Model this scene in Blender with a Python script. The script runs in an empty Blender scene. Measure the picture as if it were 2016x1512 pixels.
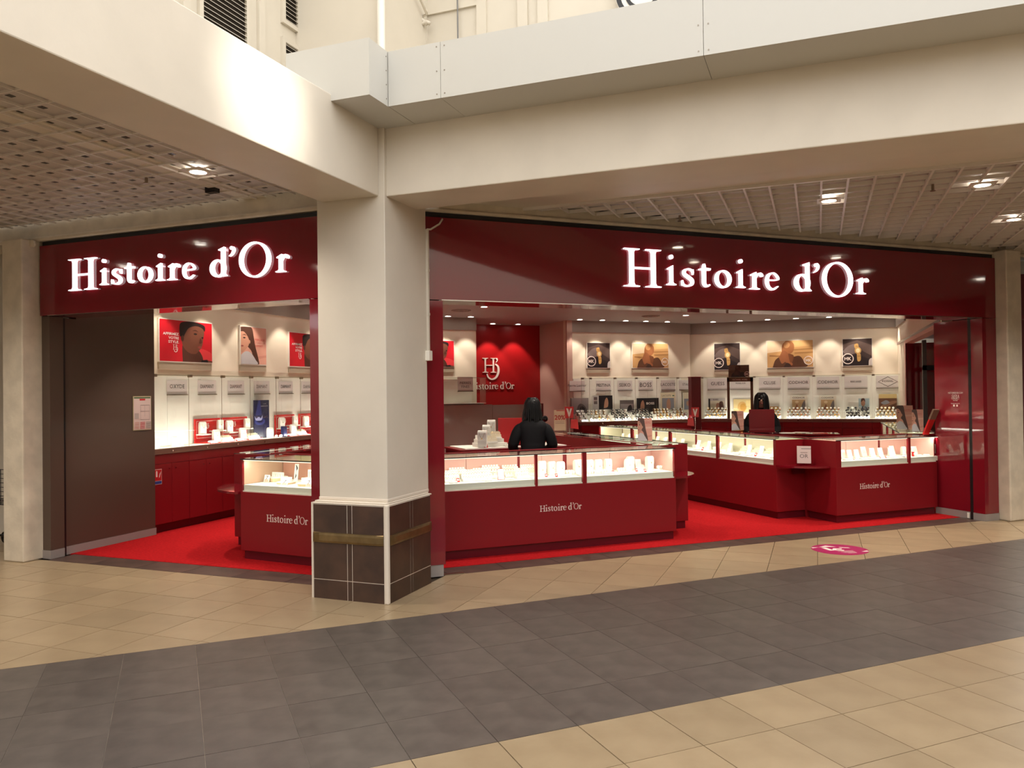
import bpy, bmesh, math, random
from math import sin, cos, pi, radians
from mathutils import Vector, Matrix
random.seed(7)
S = bpy.context.scene
COL = S.collection

# ------------------------------------------------------------------ camera
FPX, PITCH, ROLL, YAW, HC = 1551.8, 0.00908, -0.0119, 0.3701, 1.6
_fw = Vector((-sin(YAW)*cos(PITCH), cos(YAW)*cos(PITCH), sin(PITCH)))
_r0 = Vector((cos(YAW), sin(YAW), 0)); _u0 = _r0.cross(_fw)
_r = cos(ROLL)*_r0 + sin(ROLL)*_u0; _u = _r.cross(_fw)
cd = bpy.data.cameras.new('camera'); cam = bpy.data.objects.new('camera', cd); COL.objects.link(cam)
cd.sensor_width = 36; cd.lens = FPX/2016*36; cd.clip_start = .05; cd.clip_end = 200
cam.matrix_world = Matrix(((_r.x, _u.x, -_fw.x, 0), (_r.y, _u.y, -_fw.y, 0), (_r.z, _u.z, -_fw.z, HC), (0, 0, 0, 1)))
S.camera = cam
S.view_settings.view_transform = 'Standard'
S.view_settings.look = 'None'
S.view_settings.gamma = 1
S.view_settings.use_curve_mapping = False
S.view_settings.exposure = 0.27
S.cycles.use_denoising = True
S.cycles.max_bounces = 4
S.cycles.diffuse_bounces = 3
S.cycles.glossy_bounces = 2
S.cycles.use_adaptive_sampling = True
S.cycles.adaptive_threshold = .08
S.cycles.transparent_max_bounces = 16
S.cycles.caustics_reflective = False
S.cycles.caustics_refractive = False
S.cycles.sample_clamp_indirect = 6

# ------------------------------------------------------------------ daylight over the open atrium
W = bpy.data.worlds.new('sky'); S.world = W; W.use_nodes = True
W.node_tree.nodes['Background'].inputs[0].default_value = (1.0, .985, .965, 1)
W.node_tree.nodes['Background'].inputs[1].default_value = 2.35
def lamp(name, kind, loc, energy, color=(1, .91, .80), parent=None, aim=None, **kw):
    l = bpy.data.lights.new(name, kind); l.energy = energy; l.color = color
    for k, v in kw.items(): setattr(l, k, v)
    o = bpy.data.objects.new(name, l); COL.objects.link(o); o.location = loc
    if aim is not None:
        o.rotation_euler = (Vector(aim)-Vector(loc)).to_track_quat('-Z', 'Y').to_euler()
    if parent: o.parent = parent
    return o
lamp('beam_patch_spot', 'SPOT', (2.2, 2.9, 6.3), 2000, (1, .95, .86), aim=(-3.1, 3.95, 3.42), spot_size=radians(9.5), spot_blend=.9, shadow_soft_size=.15)  # spot added to imitate the sunlit patch on the left beam

# ------------------------------------------------------------------ helpers
def ray(px, py): return (px-1008)/FPX*_r - (py-756)/FPX*_u + _fw
def on_z(px, py, z):
    d = ray(px, py); t = (z-HC)/d.z; return Vector((d.x*t, d.y*t, z))
def on_y(px, py, Y):
    d = ray(px, py); t = Y/d.y; return Vector((d.x*t, Y, HC+d.z*t))
def on_x(px, py, X):
    d = ray(px, py); t = X/d.x; return Vector((X, d.y*t, HC+d.z*t))
# the right-hand frontage runs at 43 degrees to the left-hand one: u along it, v into the shop
O2 = Vector((-3.045, 6.209, 0)); RD = radians(43); DD = Vector((cos(RD), sin(RD), 0)); NN = Vector((-sin(RD), cos(RD), 0))
def uv(u, v, z=0): return O2 + u*DD + v*NN + Vector((0, 0, z))
def on_v(px, py, v):
    d = ray(px, py); c = Vector((0, 0, HC)); t = (v - (c-O2).dot(NN))/d.dot(NN); p = c+d*t
    return (p-O2).dot(DD), p.z
def to_uv(p): q = Vector((p[0], p[1], 0))-O2; return q.dot(DD), q.dot(NN)

def lin(c):
    c = c/255
    return c/12.92 if c <= .04045 else ((c+.055)/1.055)**2.4
def rgb(r, g, b): return (lin(r), lin(g), lin(b), 1)
MATS = {}
def mat(name, col, rough=.5, metal=0, spec=.5, coat=0, noise=0, scale=8, bump=0, bscale=60, emit=0, noise_col=None, stretch=None, sheen=0, coat_rough=.03):
    if name in MATS: return MATS[name]
    m = bpy.data.materials.new(name); MATS[name] = m; m.use_nodes = True
    nt = m.node_tree; b = nt.nodes['Principled BSDF']
    b.inputs['Base Color'].default_value = col; b.inputs['Roughness'].default_value = rough
    b.inputs['Metallic'].default_value = metal; b.inputs['Specular IOR Level'].default_value = spec
    b.inputs['Coat Weight'].default_value = coat; b.inputs['Coat Roughness'].default_value = coat_rough
    b.inputs['Sheen Weight'].default_value = sheen
    if emit:
        b.inputs['Emission Color'].default_value = col; b.inputs['Emission Strength'].default_value = emit
    if noise or bump:
        tc = nt.nodes.new('ShaderNodeTexCoord'); mp = nt.nodes.new('ShaderNodeMapping')
        nt.links.new(tc.outputs['Object'], mp.inputs['Vector'])
        if stretch: mp.inputs['Scale'].default_value = stretch
    if noise:
        n = nt.nodes.new('ShaderNodeTexNoise'); n.inputs['Scale'].default_value = scale; n.inputs['Detail'].default_value = 6
        nt.links.new(mp.outputs[0], n.inputs['Vector'])
        r = nt.nodes.new('ShaderNodeValToRGB'); r.color_ramp.elements[0].position = .35; r.color_ramp.elements[1].position = .65
        c2 = noise_col or tuple(max(0, x*(1-noise)) for x in col[:3])+(1,)
        r.color_ramp.elements[0].color = c2; r.color_ramp.elements[1].color = col
        nt.links.new(n.outputs['Fac'], r.inputs['Fac']); nt.links.new(r.outputs['Color'], b.inputs['Base Color'])
    if bump:
        n2 = nt.nodes.new('ShaderNodeTexNoise'); n2.inputs['Scale'].default_value = bscale; n2.inputs['Detail'].default_value = 4
        nt.links.new(mp.outputs[0], n2.inputs['Vector'])
        bp = nt.nodes.new('ShaderNodeBump'); bp.inputs['Strength'].default_value = bump; bp.inputs['Distance'].default_value = .01
        nt.links.new(n2.outputs['Fac'], bp.inputs['Height']); nt.links.new(bp.outputs[0], b.inputs['Normal'])
    return m
def glass_mat(name='glass', tint=(.97, 1, .985, 1), ior=1.45, alpha=1.0):
    if name in MATS: return MATS[name]
    m = bpy.data.materials.new(name); MATS[name] = m; m.use_nodes = True; nt = m.node_tree
    for n in list(nt.nodes):
        if n.type == 'BSDF_PRINCIPLED': nt.nodes.remove(n)
    out = [n for n in nt.nodes if n.type == 'OUTPUT_MATERIAL'][0]
    t = nt.nodes.new('ShaderNodeBsdfTransparent'); t.inputs[0].default_value = tint
    g = nt.nodes.new('ShaderNodeBsdfGlossy'); g.inputs['Roughness'].default_value = .01
    f = nt.nodes.new('ShaderNodeFresnel'); f.inputs['IOR'].default_value = ior
    x = nt.nodes.new('ShaderNodeMixShader')
    ge = nt.nodes.new('ShaderNodeNewGeometry'); mu = nt.nodes.new('ShaderNodeMath'); mu.operation = 'SUBTRACT'; mu.use_clamp = True
    nt.links.new(f.outputs[0], mu.inputs[0]); nt.links.new(ge.outputs['Backfacing'], mu.inputs[1])
    nt.links.new(mu.outputs[0], x.inputs[0]); nt.links.new(t.outputs[0], x.inputs[1]); nt.links.new(g.outputs[0], x.inputs[2])
    nt.links.new(x.outputs[0], out.inputs['Surface'])
    return m

CREAM = mat('cream_paint', rgb(222, 213, 198), .45, noise=.06, scale=3, bump=.05, bscale=30)
CREAM2 = mat('cream_plaster_worn', rgb(222, 210, 190), .7, noise=.15, scale=7, bump=.25, bscale=25)
WHITE_PANEL = mat('white_sheet_panel', rgb(200, 198, 191), .4)
UPPER = mat('upper_wall_paint', rgb(214, 205, 188), .5, noise=.05, scale=2)
TAUPE = mat('ceiling_taupe', rgb(196, 189, 182), .6)
GRID = mat('ceiling_grid_metal', rgb(226, 218, 210), .3, spec=.6)
LACQ = mat('red_lacquer', (.20, .006, .014, 1), .07, spec=.5, coat=.6)
RED = mat('red_laminate', (.23, .009, .014, 1), .32, spec=.3)
REDD = mat('maroon_laminate', (.11, .006, .012, 1), .3, spec=.4)
REDB = mat('bright_red_board', (.55, .012, .012, 1), .4)
CARPET = mat('red_carpet', (.50, .014, .017, 1), .95, spec=.04, noise=.25, scale=40, bump=.5, bscale=400)
BLACK = mat('black_metal', rgb(24, 22, 24), .4)
BROWN_PANEL = mat('brown_grey_panel', rgb(86, 70, 60), .35, spec=.5)
SKIRT = mat('grey_skirting', rgb(150, 142, 138), .35)
STEEL = mat('brushed_steel', rgb(170, 155, 135), .28, metal=1, noise=.1, scale=30, stretch=(1, 1, 20))
BRASS = mat('worn_brass_rail', rgb(140, 118, 82), .38, metal=.9, noise=.25, scale=12)
CHROME = mat('chrome', rgb(220, 215, 210), .12, metal=1)
GLASS = glass_mat()
TOPGLASS = glass_mat('counter_top_glass', (.92, .98, .95, 1), 1.6)
WHITE = mat('white_board', rgb(240, 234, 222), .5)
WHITE_D = mat('white_display', rgb(244, 240, 230), .45)
PINK = mat('pink_board', rgb(226, 172, 160), .55)
PINKW = mat('pink_wall', rgb(196, 160, 146), .5)
WALLW = mat('shop_wall_paint', rgb(238, 226, 204), .55)
SHOPCEIL = mat('shop_ceiling_paint', rgb(164, 168, 166), .6)
BANDC = mat('shop_wall_band_paint', rgb(150, 138, 128), .6)
GREYG = mat('grey_back_painted_glass', rgb(150, 142, 132), .12, spec=.5)
LETTER = mat('lit_letter_face', (1, .98, 1, 1), .4, emit=1.5)
LAMPW = mat('lamp_glow', (1, .93, .82, 1), .4, emit=14)
LED = mat('led_strip_glow', (1, .92, .78, 1), .4, emit=.7)
for _m in (LETTER, LAMPW, LED): _m.cycles.emission_sampling = 'NONE'
INKW = mat('white_ink', rgb(240, 225, 215), .5)
INKD = mat('dark_ink', rgb(60, 52, 50), .5)
INKR = mat('red_ink', rgb(196, 28, 36), .5)
GOLD = mat('gold', rgb(226, 178, 92), .22, metal=1)
SILVER = mat('silver', rgb(225, 220, 214), .2, metal=1)
JET = mat('black_gloss', rgb(18, 17, 18), .2)
ACRYL = glass_mat('clear_acrylic', (.97, .97, .97, 1), 1.35)

class MB:
    """collects simple shapes; build() links them as one mesh object"""
    def __init__(s): s.v = []; s.f = []; s.m = []; s.mi = 0
    def add(s, vs, fs, M=None):
        o = len(s.v)
        s.v += [tuple(M @ Vector(p)) if M is not None else tuple(p) for p in vs]
        for f in fs: s.f.append([i+o for i in f]); s.m.append(s.mi)
        return s
    def box(s, x0, x1, y0, y1, z0, z1, M=None):
        if x0 > x1: x0, x1 = x1, x0
        if y0 > y1: y0, y1 = y1, y0
        if z0 > z1: z0, z1 = z1, z0
        return s.add([(x0,y0,z0),(x1,y0,z0),(x1,y1,z0),(x0,y1,z0),(x0,y0,z1),(x1,y0,z1),(x1,y1,z1),(x0,y1,z1)],
              [(0,3,2,1),(4,5,6,7),(0,1,5,4),(1,2,6,5),(2,3,7,6),(3,0,4,7)], M)
    def prism(s, pts, z0, z1, M=None):
        a = sum(pts[i][0]*pts[(i+1) % len(pts)][1]-pts[(i+1) % len(pts)][0]*pts[i][1] for i in range(len(pts)))
        if a < 0: pts = pts[::-1]
        n = len(pts)
        return s.add([(p[0],p[1],z0) for p in pts]+[(p[0],p[1],z1) for p in pts],
              [tuple(range(n))[::-1], tuple(range(n, 2*n))]+[(i,(i+1) % n, n+(i+1) % n, n+i) for i in range(n)], M)
    def flat(s, pts, z, M=None):
        a = sum(pts[i][0]*pts[(i+1) % len(pts)][1]-pts[(i+1) % len(pts)][0]*pts[i][1] for i in range(len(pts)))
        if a < 0: pts = pts[::-1]
        return s.add([(p[0], p[1], z) for p in pts], [tuple(range(len(pts)))], M)
    def ring(s, outer, inner, z0, z1, M=None, closed=True):
        n = len(outer)
        vs = [(p[0],p[1],z0) for p in outer]+[(p[0],p[1],z0) for p in inner]+[(p[0],p[1],z1) for p in outer]+[(p[0],p[1],z1) for p in inner]
        fs = []
        for i in range(n if closed else n-1):
            j = (i+1) % n
            fs += [(2*n+i,2*n+j,3*n+j,3*n+i),(i,n+i,n+j,j),(i,j,2*n+j,2*n+i),(n+i,3*n+i,3*n+j,n+j)]
        if not closed: fs += [(0,2*n,3*n,n),(n-1,2*n-1,4*n-1,3*n-1)]
        return s.add(vs, fs, M)
    def cyl(s, c, r, z0, z1, n=16, M=None, r2=None):
        r2 = r if r2 is None else r2
        vs = [(c[0]+r*cos(2*pi*i/n), c[1]+r*sin(2*pi*i/n), z0) for i in range(n)]+[(c[0]+r2*cos(2*pi*i/n), c[1]+r2*sin(2*pi*i/n), z1) for i in range(n)]
        return s.add(vs, [tuple(range(n))[::-1], tuple(range(n,2*n))]+[(i,(i+1) % n,n+(i+1) % n,n+i) for i in range(n)], M)
    def ball(s, c, rx, ry=None, rz=None, n=12, k=8, M=None):
        ry = rx if ry is None else ry; rz = rx if rz is None else rz
        vs = [(c[0],c[1],c[2]-rz)]
        for j in range(1, k):
            a = -pi/2+pi*j/k
            vs += [(c[0]+rx*cos(a)*cos(2*pi*i/n), c[1]+ry*cos(a)*sin(2*pi*i/n), c[2]+rz*sin(a)) for i in range(n)]
        vs.append((c[0],c[1],c[2]+rz)); t = len(vs)-1
        fs = [(0,1+(i+1) % n,1+i) for i in range(n)]
        for j in range(k-2):
            fs += [(1+j*n+i,1+j*n+(i+1) % n,1+(j+1)*n+(i+1) % n,1+(j+1)*n+i) for i in range(n)]
        fs += [(1+(k-2)*n+i,1+(k-2)*n+(i+1) % n,t) for i in range(n)]
        return s.add(vs, fs, M)
    def tube(s, path, r, n=8, M=None, cap=True):
        path = [Vector(p) for p in path]; rs = r if isinstance(r, (list, tuple)) else [r]*len(path)
        vs = []; up = Vector((0, 0, 1)); prev = None
        for i, p in enumerate(path):
            t = (path[min(i+1, len(path)-1)]-path[max(i-1, 0)]).normalized()
            a = prev if prev is not None else (up.cross(t) if abs(t.z) < .9 else Vector((1, 0, 0)))
            a = (a - t*a.dot(t)).normalized(); prev = a; b = t.cross(a)
            vs += [p+rs[i]*(a*cos(2*pi*k/n)+b*sin(2*pi*k/n)) for k in range(n)]
        L = len(path)
        fs = [(i*n+k, i*n+(k+1) % n, (i+1)*n+(k+1) % n, (i+1)*n+k) for i in range(L-1) for k in range(n)]
        if cap: fs += [tuple(range(n))[::-1], tuple(range((L-1)*n, L*n))]
        return s.add(vs, fs, M)
    def mesh(s, name, mats, smooth=False):
        me = bpy.data.meshes.new(name); me.from_pydata(s.v, [], s.f)
        for m in (mats if isinstance(mats, (list, tuple)) else [mats]): me.materials.append(m)
        if any(s.m): me.polygons.foreach_set('material_index', s.m)
        if smooth: me.polygons.foreach_set('use_smooth', [True]*len(me.polygons))
        me.update(); return me
    def build(s, name, mats, parent=None, loc=None, rz=0, smooth=False, bev=0):
        o = bpy.data.objects.new(name, s.mesh(name, mats, smooth)); COL.objects.link(o)
        if parent: o.parent = parent
        if loc is not None: o.location = loc
        if rz: o.rotation_euler = (0, 0, rz)
        if bev:
            b = o.modifiers.new('bevel', 'BEVEL'); b.width = bev; b.segments = 2; b.limit_method = 'ANGLE'
        return o
def tag(o, label=None, cat=None, group=None, kind=None):
    for k, v in (('label', label), ('category', cat), ('group', group), ('kind', kind)):
        if v: o[k] = v
    return o
def thing(name, label, cat, loc=(0, 0, 0), rz=0, group=None, kind=None):
    o = bpy.data.objects.new(name, None); COL.objects.link(o); o.location = loc; o.rotation_euler = (0, 0, rz)
    o.empty_display_size = .1
    return tag(o, label, cat, group, kind)
def copy_tree(o, parent=None):
    c = o.copy(); COL.objects.link(c); c.parent = parent
    for ch in list(o.children): copy_tree(ch, c)
    return c
PROTO = {}
def kids(o): return [x for x in COL.objects if x.parent is o]
def struct(name, mb, mats, label=None, **kw):
    return tag(mb.build(name, mats, **kw), label=label, kind='structure')
ORD = ['first', 'second', 'third', 'fourth', 'fifth', 'sixth', 'seventh', 'eighth', 'ninth', 'tenth', 'eleventh', 'twelfth']
# an upright frame: local x to the right, local y up, local z towards the viewer
def upright(loc, rz=0): return Matrix.Translation(Vector(loc)) @ Matrix.Rotation(rz, 4, 'Z') @ Matrix.Rotation(pi/2, 4, 'X')
TXT = {}
def text_mesh(body, bold=0):
    if (body, bold) in TXT: return TXT[(body, bold)]
    c = bpy.data.curves.new('txt', 'FONT'); c.body = body; c.size = 1; c.resolution_u = 2; c.offset = bold
    c.align_x = 'CENTER'; c.align_y = 'CENTER'
    o = bpy.data.objects.new('txt', c); COL.objects.link(o)
    dg = bpy.context.evaluated_depsgraph_get()
    me = bpy.data.meshes.new_from_object(o.evaluated_get(dg))
    bpy.data.objects.remove(o); bpy.data.curves.remove(c)
    r = ([tuple(v.co) for v in me.vertices], [tuple(p.vertices) for p in me.polygons])
    bpy.data.meshes.remove(me); TXT[(body, bold)] = r; return r
def put_text(mb, body, x, y, h, z, M=None, sx=1, bold=.0, w=None):
    vs, fs = text_mesh(body, bold)
    if not vs: return
    a = [v[0] for v in vs]; b = [v[1] for v in vs]
    sc = h/.7
    if w: sx = w/((max(a)-min(a))*sc)
    ox = (max(a)+min(a))/2; oy = (max(b)+min(b))/2
    mb.add([(x+(v[0]-ox)*sc*sx, y+(v[1]-oy)*sc, z) for v in vs], fs, M)
for _t in ('AFFIRMEZ', 'VOTRE', 'STYLE.', 'PERÇAGE', "D'OREILLES", 'OFFERT', 'OXYDE', 'DIAMANT', 'PIERRES', 'FINES', 'Pierre Lannier', 'FESTINA', 'SEIKO',
           'BOSS', 'LACOSTE', 'STAG', 'GUESS', 'MICHAEL KORS', 'CLUSE', 'CODHOR', 'PIERRE LANNIER', 'FOSSIL', 'MK', '20%', 'OR', 'CLICK &', 'COLLECT',
           'HISTOIREDOR.COM', 'NOTRE', 'DIAMANTS', '7', 'PERCAGE', 'PHR', 'extincteur'):
    text_mesh(_t)
    if _t in ('MK', '20%', 'AFFIRMEZ', 'VOTRE', 'STYLE.', 'BOSS'): text_mesh(_t, .02)

# ------------------------------------------------------------------ serif lettering drawn as outlines (x-height = 1)
def ell(cx, cy, rx, ry, n=40, rot=0, a0=0, a1=2*pi, closed=True):
    k = n if closed else n-1
    out = []
    for i in range(n):
        a = a0+(a1-a0)*i/k; x = rx*cos(a); y = ry*sin(a)
        out.append((cx+x*cos(rot)-y*sin(rot), cy+x*sin(rot)+y*cos(rot)))
    return out
def smooth_path(pts, n=8):
    P = [pts[0]]+list(pts)+[pts[-1]]; out = []
    for i in range(1, len(P)-2):
        for k in range(n):
            t = k/n; r = []
            for c in range(len(pts[0])):
                p0, p1, p2, p3 = P[i-1][c], P[i][c], P[i+1][c], P[i+2][c]
                r.append(.5*((2*p1)+(-p0+p2)*t+(2*p0-5*p1+4*p2-p3)*t*t+(-p0+3*p1-3*p2+p3)*t**3))
            out.append(r)
    out.append(list(pts[-1])); return out
def stroke(pts):
    """pts: (x, y, width) -> two outlines"""
    q = smooth_path(pts); L = []; R = []
    for i in range(len(q)):
        a = q[max(i-1, 0)]; b = q[min(i+1, len(q)-1)]; dx, dy = b[0]-a[0], b[1]-a[1]; l = math.hypot(dx, dy) or 1
        nx, ny = -dy/l*q[i][2]/2, dx/l*q[i][2]/2
        L.append((q[i][0]+nx, q[i][1]+ny)); R.append((q[i][0]-nx, q[i][1]-ny))
    return L, R
def serif(x, y, w, sw, up, t=.07, b=.14):
    """slab with curved bracket: x centre, y outer edge, w slab width, sw stem width, up=+1 foot / -1 head"""
    h = w/2; s = sw/2
    return [(x-h, y), (x-h, y+up*t*.8), (x-s-.06, y+up*(t+.02)), (x-s, y+up*(t+b)), (x+s, y+up*(t+b)), (x+s+.06, y+up*(t+.02)), (x+h, y+up*t*.8), (x+h, y)]
class Glyphs:
    def __init__(s, mb, z0, z1, M, bold=1.0): s.mb, s.z0, s.z1, s.M, s.b = mb, z0, z1, M, bold
    def T(s, pts): return [(s.ox+p[0]*s.k, s.oy+p[1]*s.k) for p in pts]
    def poly(s, pts): s.mb.prism(s.T(pts), s.z0, s.z1, s.M)
    def rng(s, o, i, closed=True): s.mb.ring(s.T(o), s.T(i), s.z0, s.z1, s.M, closed)
    def st(s, pts): L, R = stroke(pts); s.rng(L, R, False)
    def dot(s, x, y, r): s.poly(ell(x, y, r, r*1.08, 20))
    def stem(s, x, y0, y1, w): s.poly([(x-w/2, y0), (x+w/2, y0), (x+w/2, y1), (x-w/2, y1)])
    def draw(s, ch, ox, oy, k, cap=1.45, wide=1.0):
        """returns advance-free: glyph is drawn with its left edge at ox"""
        s.ox, s.oy, s.k = ox, oy, k; b = s.b; w = .26*b
        if ch == 'H':
            W = cap*.98*wide; a, c = W*.2, W*.8; sw = .30*b if cap > 1.8 else .24*b; sf = .42*W
            for x in (a, c):
                s.stem(x, .04, cap-.04, sw); s.poly(serif(x, 0, sf, sw, 1)); s.poly(serif(x, cap, sf, sw, -1))
            s.stem(W/2, cap*.47, cap*.47+.12*b+.01, c-a)
        elif ch == 'i':
            x = .30; s.stem(x, .03, .9, w); s.poly(serif(x, 0, .54, w, 1, .06, .08))
            s.poly([(x-w/2-.13, .86), (x+w/2, 1.02), (x+w/2, .8), (x-w/2, .8), (x-w/2-.13, .80)]); s.dot(x, 1.45, .155*b)
        elif ch == 's':
            s.st([(.66, .76, .10*b), (.60, .90, .12*b), (.40, .96, .13*b), (.22, .86, .18*b), (.22, .68, .22*b), (.42, .52, .25*b), (.60, .36, .24*b), (.60, .15, .19*b), (.40, .04, .13*b), (.18, .09, .12*b), (.10, .26, .10*b)])
            s.stem(.655, .66, .95, .07*b); s.stem(.105, .06, .34, .07*b)
        elif ch == 't':
            s.st([(.30, 1.22, .10*b), (.29, 1.0, .24*b), (.29, .5, .25*b), (.30, .18, .24*b), (.42, .04, .17*b), (.60, .12, .10*b)])
            s.poly([(.02, .88), (.62, .88), (.64, .99), (.28, 1.02), (.02, .94)])
        elif ch == 'o':
            s.rng(ell(.48, .49, .48, .53), ell(.48, .49, .26/b**.3, .43, rot=.10))
        elif ch == 'r':
            x = .30; s.stem(x, .03, .9, w); s.poly(serif(x, 0, .58, w, 1, .06, .08))
            s.poly([(x-w/2-.13, .86), (x+w/2, 1.02), (x+w/2, .8), (x-w/2, .8), (x-w/2-.13, .80)])
            s.st([(x+.06, .66, .10*b), (x+.17, .86, .16*b), (x+.34, .93, .19*b), (x+.44, .85, .19*b)]); s.dot(x+.43, .83, .115*b)
        elif ch == 'e':
            s.st([(.14, .56, .10*b), (.80, .60, .10*b), (.78, .80, .14*b), (.52, .98, .11*b), (.22, .84, .20*b), (.12, .50, .25*b), (.22, .16, .21*b), (.50, .03, .14*b), (.82, .22, .07*b)])
        elif ch == 'd':
            s.rng(ell(.44, .49, .44, .53), ell(.46, .49, .22/b**.3, .42, rot=.10)); x = .75
            s.stem(x, .03, 1.66, w); s.poly([(x-w/2-.15, 1.60), (x+w/2, 1.74), (x+w/2, 1.5), (x-w/2, 1.5), (x-w/2-.15, 1.54)])
            s.poly([(x-w/2, 0), (x+w/2+.10, .0), (x+w/2+.10, .05), (x+w/2, .14), (x-w/2, .14)])
        elif ch == "'":
            s.dot(.20, 1.58, .14*b); s.st([(.27, 1.58, .14*b), (.28, 1.44, .14*b), (.20, 1.26, .10*b), (.06, 1.14, .03)])
        elif ch == 'O':
            rx, ry = cap*.43*wide, cap*.515; s.rng(ell(rx, cap*.5, rx, ry), ell(rx, cap*.5, rx*(1-.28*b), ry*(1-.12*b), rot=0.0))
def word(mb, x0, base, x1, z0, z1, M, bold=.85):
    """the plain shop name between x0 and x1 (used on the counters and on the recess wall)"""
    seq = [('H', 1.42), ('i', .6), ('s', .84), ('t', .74), ('o', 1.08), ('i', .6), ('r', .80), ('e', .96), (' ', .42), ('d', 1.12), ("'", .36), ('O', 1.28), ('r', .78)]
    k = (x1-x0)/sum(a for _, a in seq); g = Glyphs(mb, z0, z1, M, bold); x = x0
    for c, a in seq:
        if c != ' ': g.draw(c, x, base, k)
        x += a*k
def monogram(mb, cx, cy, h, z0, z1, M, bold=.75):
    """H, apostrophe and an open O, linked"""
    k = h/2.6; g = Glyphs(mb, z0, z1, M, bold)
    g.draw('H', cx-.95*k, cy-.45*k, k, cap=1.7); g.draw("'", cx+.62*k, cy-.35*k, k*.95)
    g.ox, g.oy, g.k = cx, cy, k
    g.st([(.62, .55, .16), (.95, .25, .22), (1.0, -.35, .26), (.72, -.98, .22), (.2, -1.22, .16), (-.25, -1.0, .18), (-.42, -.6, .14)])
# ================================================================== THE MALL
FLOOR_T = .02
a44 = radians(44.4); B0 = Vector((-4.506, 3.238, 0)); BD = Vector((cos(a44), sin(a44), 0)); BN = Vector((-sin(a44), cos(a44), 0))
def bt(s, t): p = B0+s*BD+t*BN; return (p.x, p.y)
def clip(poly, a, b):
    """keep the part of poly left of the line a->b"""
    out = []; nx, ny = -(b[1]-a[1]), b[0]-a[0]
    dist = lambda p: (p[0]-a[0])*nx+(p[1]-a[1])*ny
    for i in range(len(poly)):
        p, q = poly[i], poly[(i+1) % len(poly)]; dp, dq = dist(p), dist(q)
        if dp >= 0: out.append(p)
        if dp*dq < 0:
            t = dp/(dp-dq); out.append((p[0]+t*(q[0]-p[0]), p[1]+t*(q[1]-p[1])))
    return out
def area(p): return abs(sum(p[i][0]*p[(i+1) % len(p)][1]-p[(i+1) % len(p)][0]*p[i][1] for i in range(len(p))))/2 if len(p) > 2 else 0
def tile_mat(name, c, rough, noise_col, sc, st=None):
    m = mat(name, c, rough, spec=.5, noise=.1, scale=sc, noise_col=noise_col, bump=.04, bscale=18, stretch=st)
    nt = m.node_tree; oi = nt.nodes.new('ShaderNodeObjectInfo'); h = nt.nodes.new('ShaderNodeHueSaturation'); mr = nt.nodes.new('ShaderNodeMapRange')
    mr.inputs['To Min'].default_value = .93; mr.inputs['To Max'].default_value = 1.07
    b = nt.nodes['Principled BSDF']; src = b.inputs['Base Color'].links[0].from_socket
    nt.links.new(oi.outputs['Random'], mr.inputs['Value']); nt.links.new(mr.outputs[0], h.inputs['Value']); nt.links.new(src, h.inputs['Color']); nt.links.new(h.outputs[0], b.inputs['Base Color'])
    return m
T_BEIGE = tile_mat('beige_floor_tile', rgb(165, 144, 114), .30, rgb(155, 134, 105), 4)
T_DARK = tile_mat('dark_slate_tile', rgb(95, 86, 79), .36, rgb(80, 72, 66), 7)
T_BROWN = tile_mat('brown_wall_tile', rgb(74, 51, 39), .38, rgb(56, 38, 30), 6)
T_THR = tile_mat('brown_threshold_tile', rgb(88, 66, 58), .4, rgb(66, 50, 45), 6)
GROUT_D = mat('dark_grout', rgb(88, 74, 58), .8)
GROUT_W = mat('white_grout', rgb(226, 214, 198), .7)
floor = thing('floor', 'mall floor of beige tiles crossed by a dark slate band', 'floor', kind='structure')
mb = MB(); mb.box(-18, 22, -22, 26, -.25, -.012); mb.build('screed', GROUT_D, floor)
mb = MB().prism([bt(-9, -2.111), bt(14, -2.111), bt(14, 0), bt(-9, 0)], -.0118, -.0045); mb.build('pale_grout_bed', mat('pale_grout', rgb(196, 182, 164), .8, noise=.6, scale=5), floor)
CAMV = Vector((0, 0, HC))
def seen(pts):
    """does any corner of a flat piece fall inside (or near) the picture?"""
    for p in pts:
        v = Vector((p[0], p[1], 0))-CAMV; c = v.dot(_fw)
        if c > .3:
            x = 1008+FPX*v.dot(_r)/c; y = 756-FPX*v.dot(_u)/c
            if -250 < x < 2270 and y < 1720: return True
    return False
far_bits = {}
def tile(pts, m, key):
    if area(pts) < .0006: return
    cx = sum(p[0] for p in pts)/len(pts); cy = sum(p[1] for p in pts)/len(pts)
    if seen(pts) and math.hypot(cx, cy) < 15:
        o = MB().prism([(p[0]-cx, p[1]-cy) for p in pts], -.014, random.uniform(-.0006, .0004)).build('tile', m, floor, (cx, cy, 0))
    else:
        far_bits.setdefault(key, (MB(), m))[0].prism(pts, -.014, 0)
J = .0022
def shrink(x0, x1, y0, y1, J=J): return [(x0+J, y0+J), (x1-J, y0+J), (x1-J, y1-J), (x0+J, y1-J)]
# slate band and the paving in front of it, laid square to the right-hand frontage
for i in range(-22, 34):
    s0 = .2435+.4115*i
    for r in range(-22, 0):
        t0 = .4222*r
        q = [bt(x, y) for x, y in shrink(s0, s0+.4115, t0, t0+.4222, .0013 if r >= -5 else .0022)]
        tile(q, T_DARK if r >= -5 else T_BEIGE, 'dark' if r >= -5 else 'beige')
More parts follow.
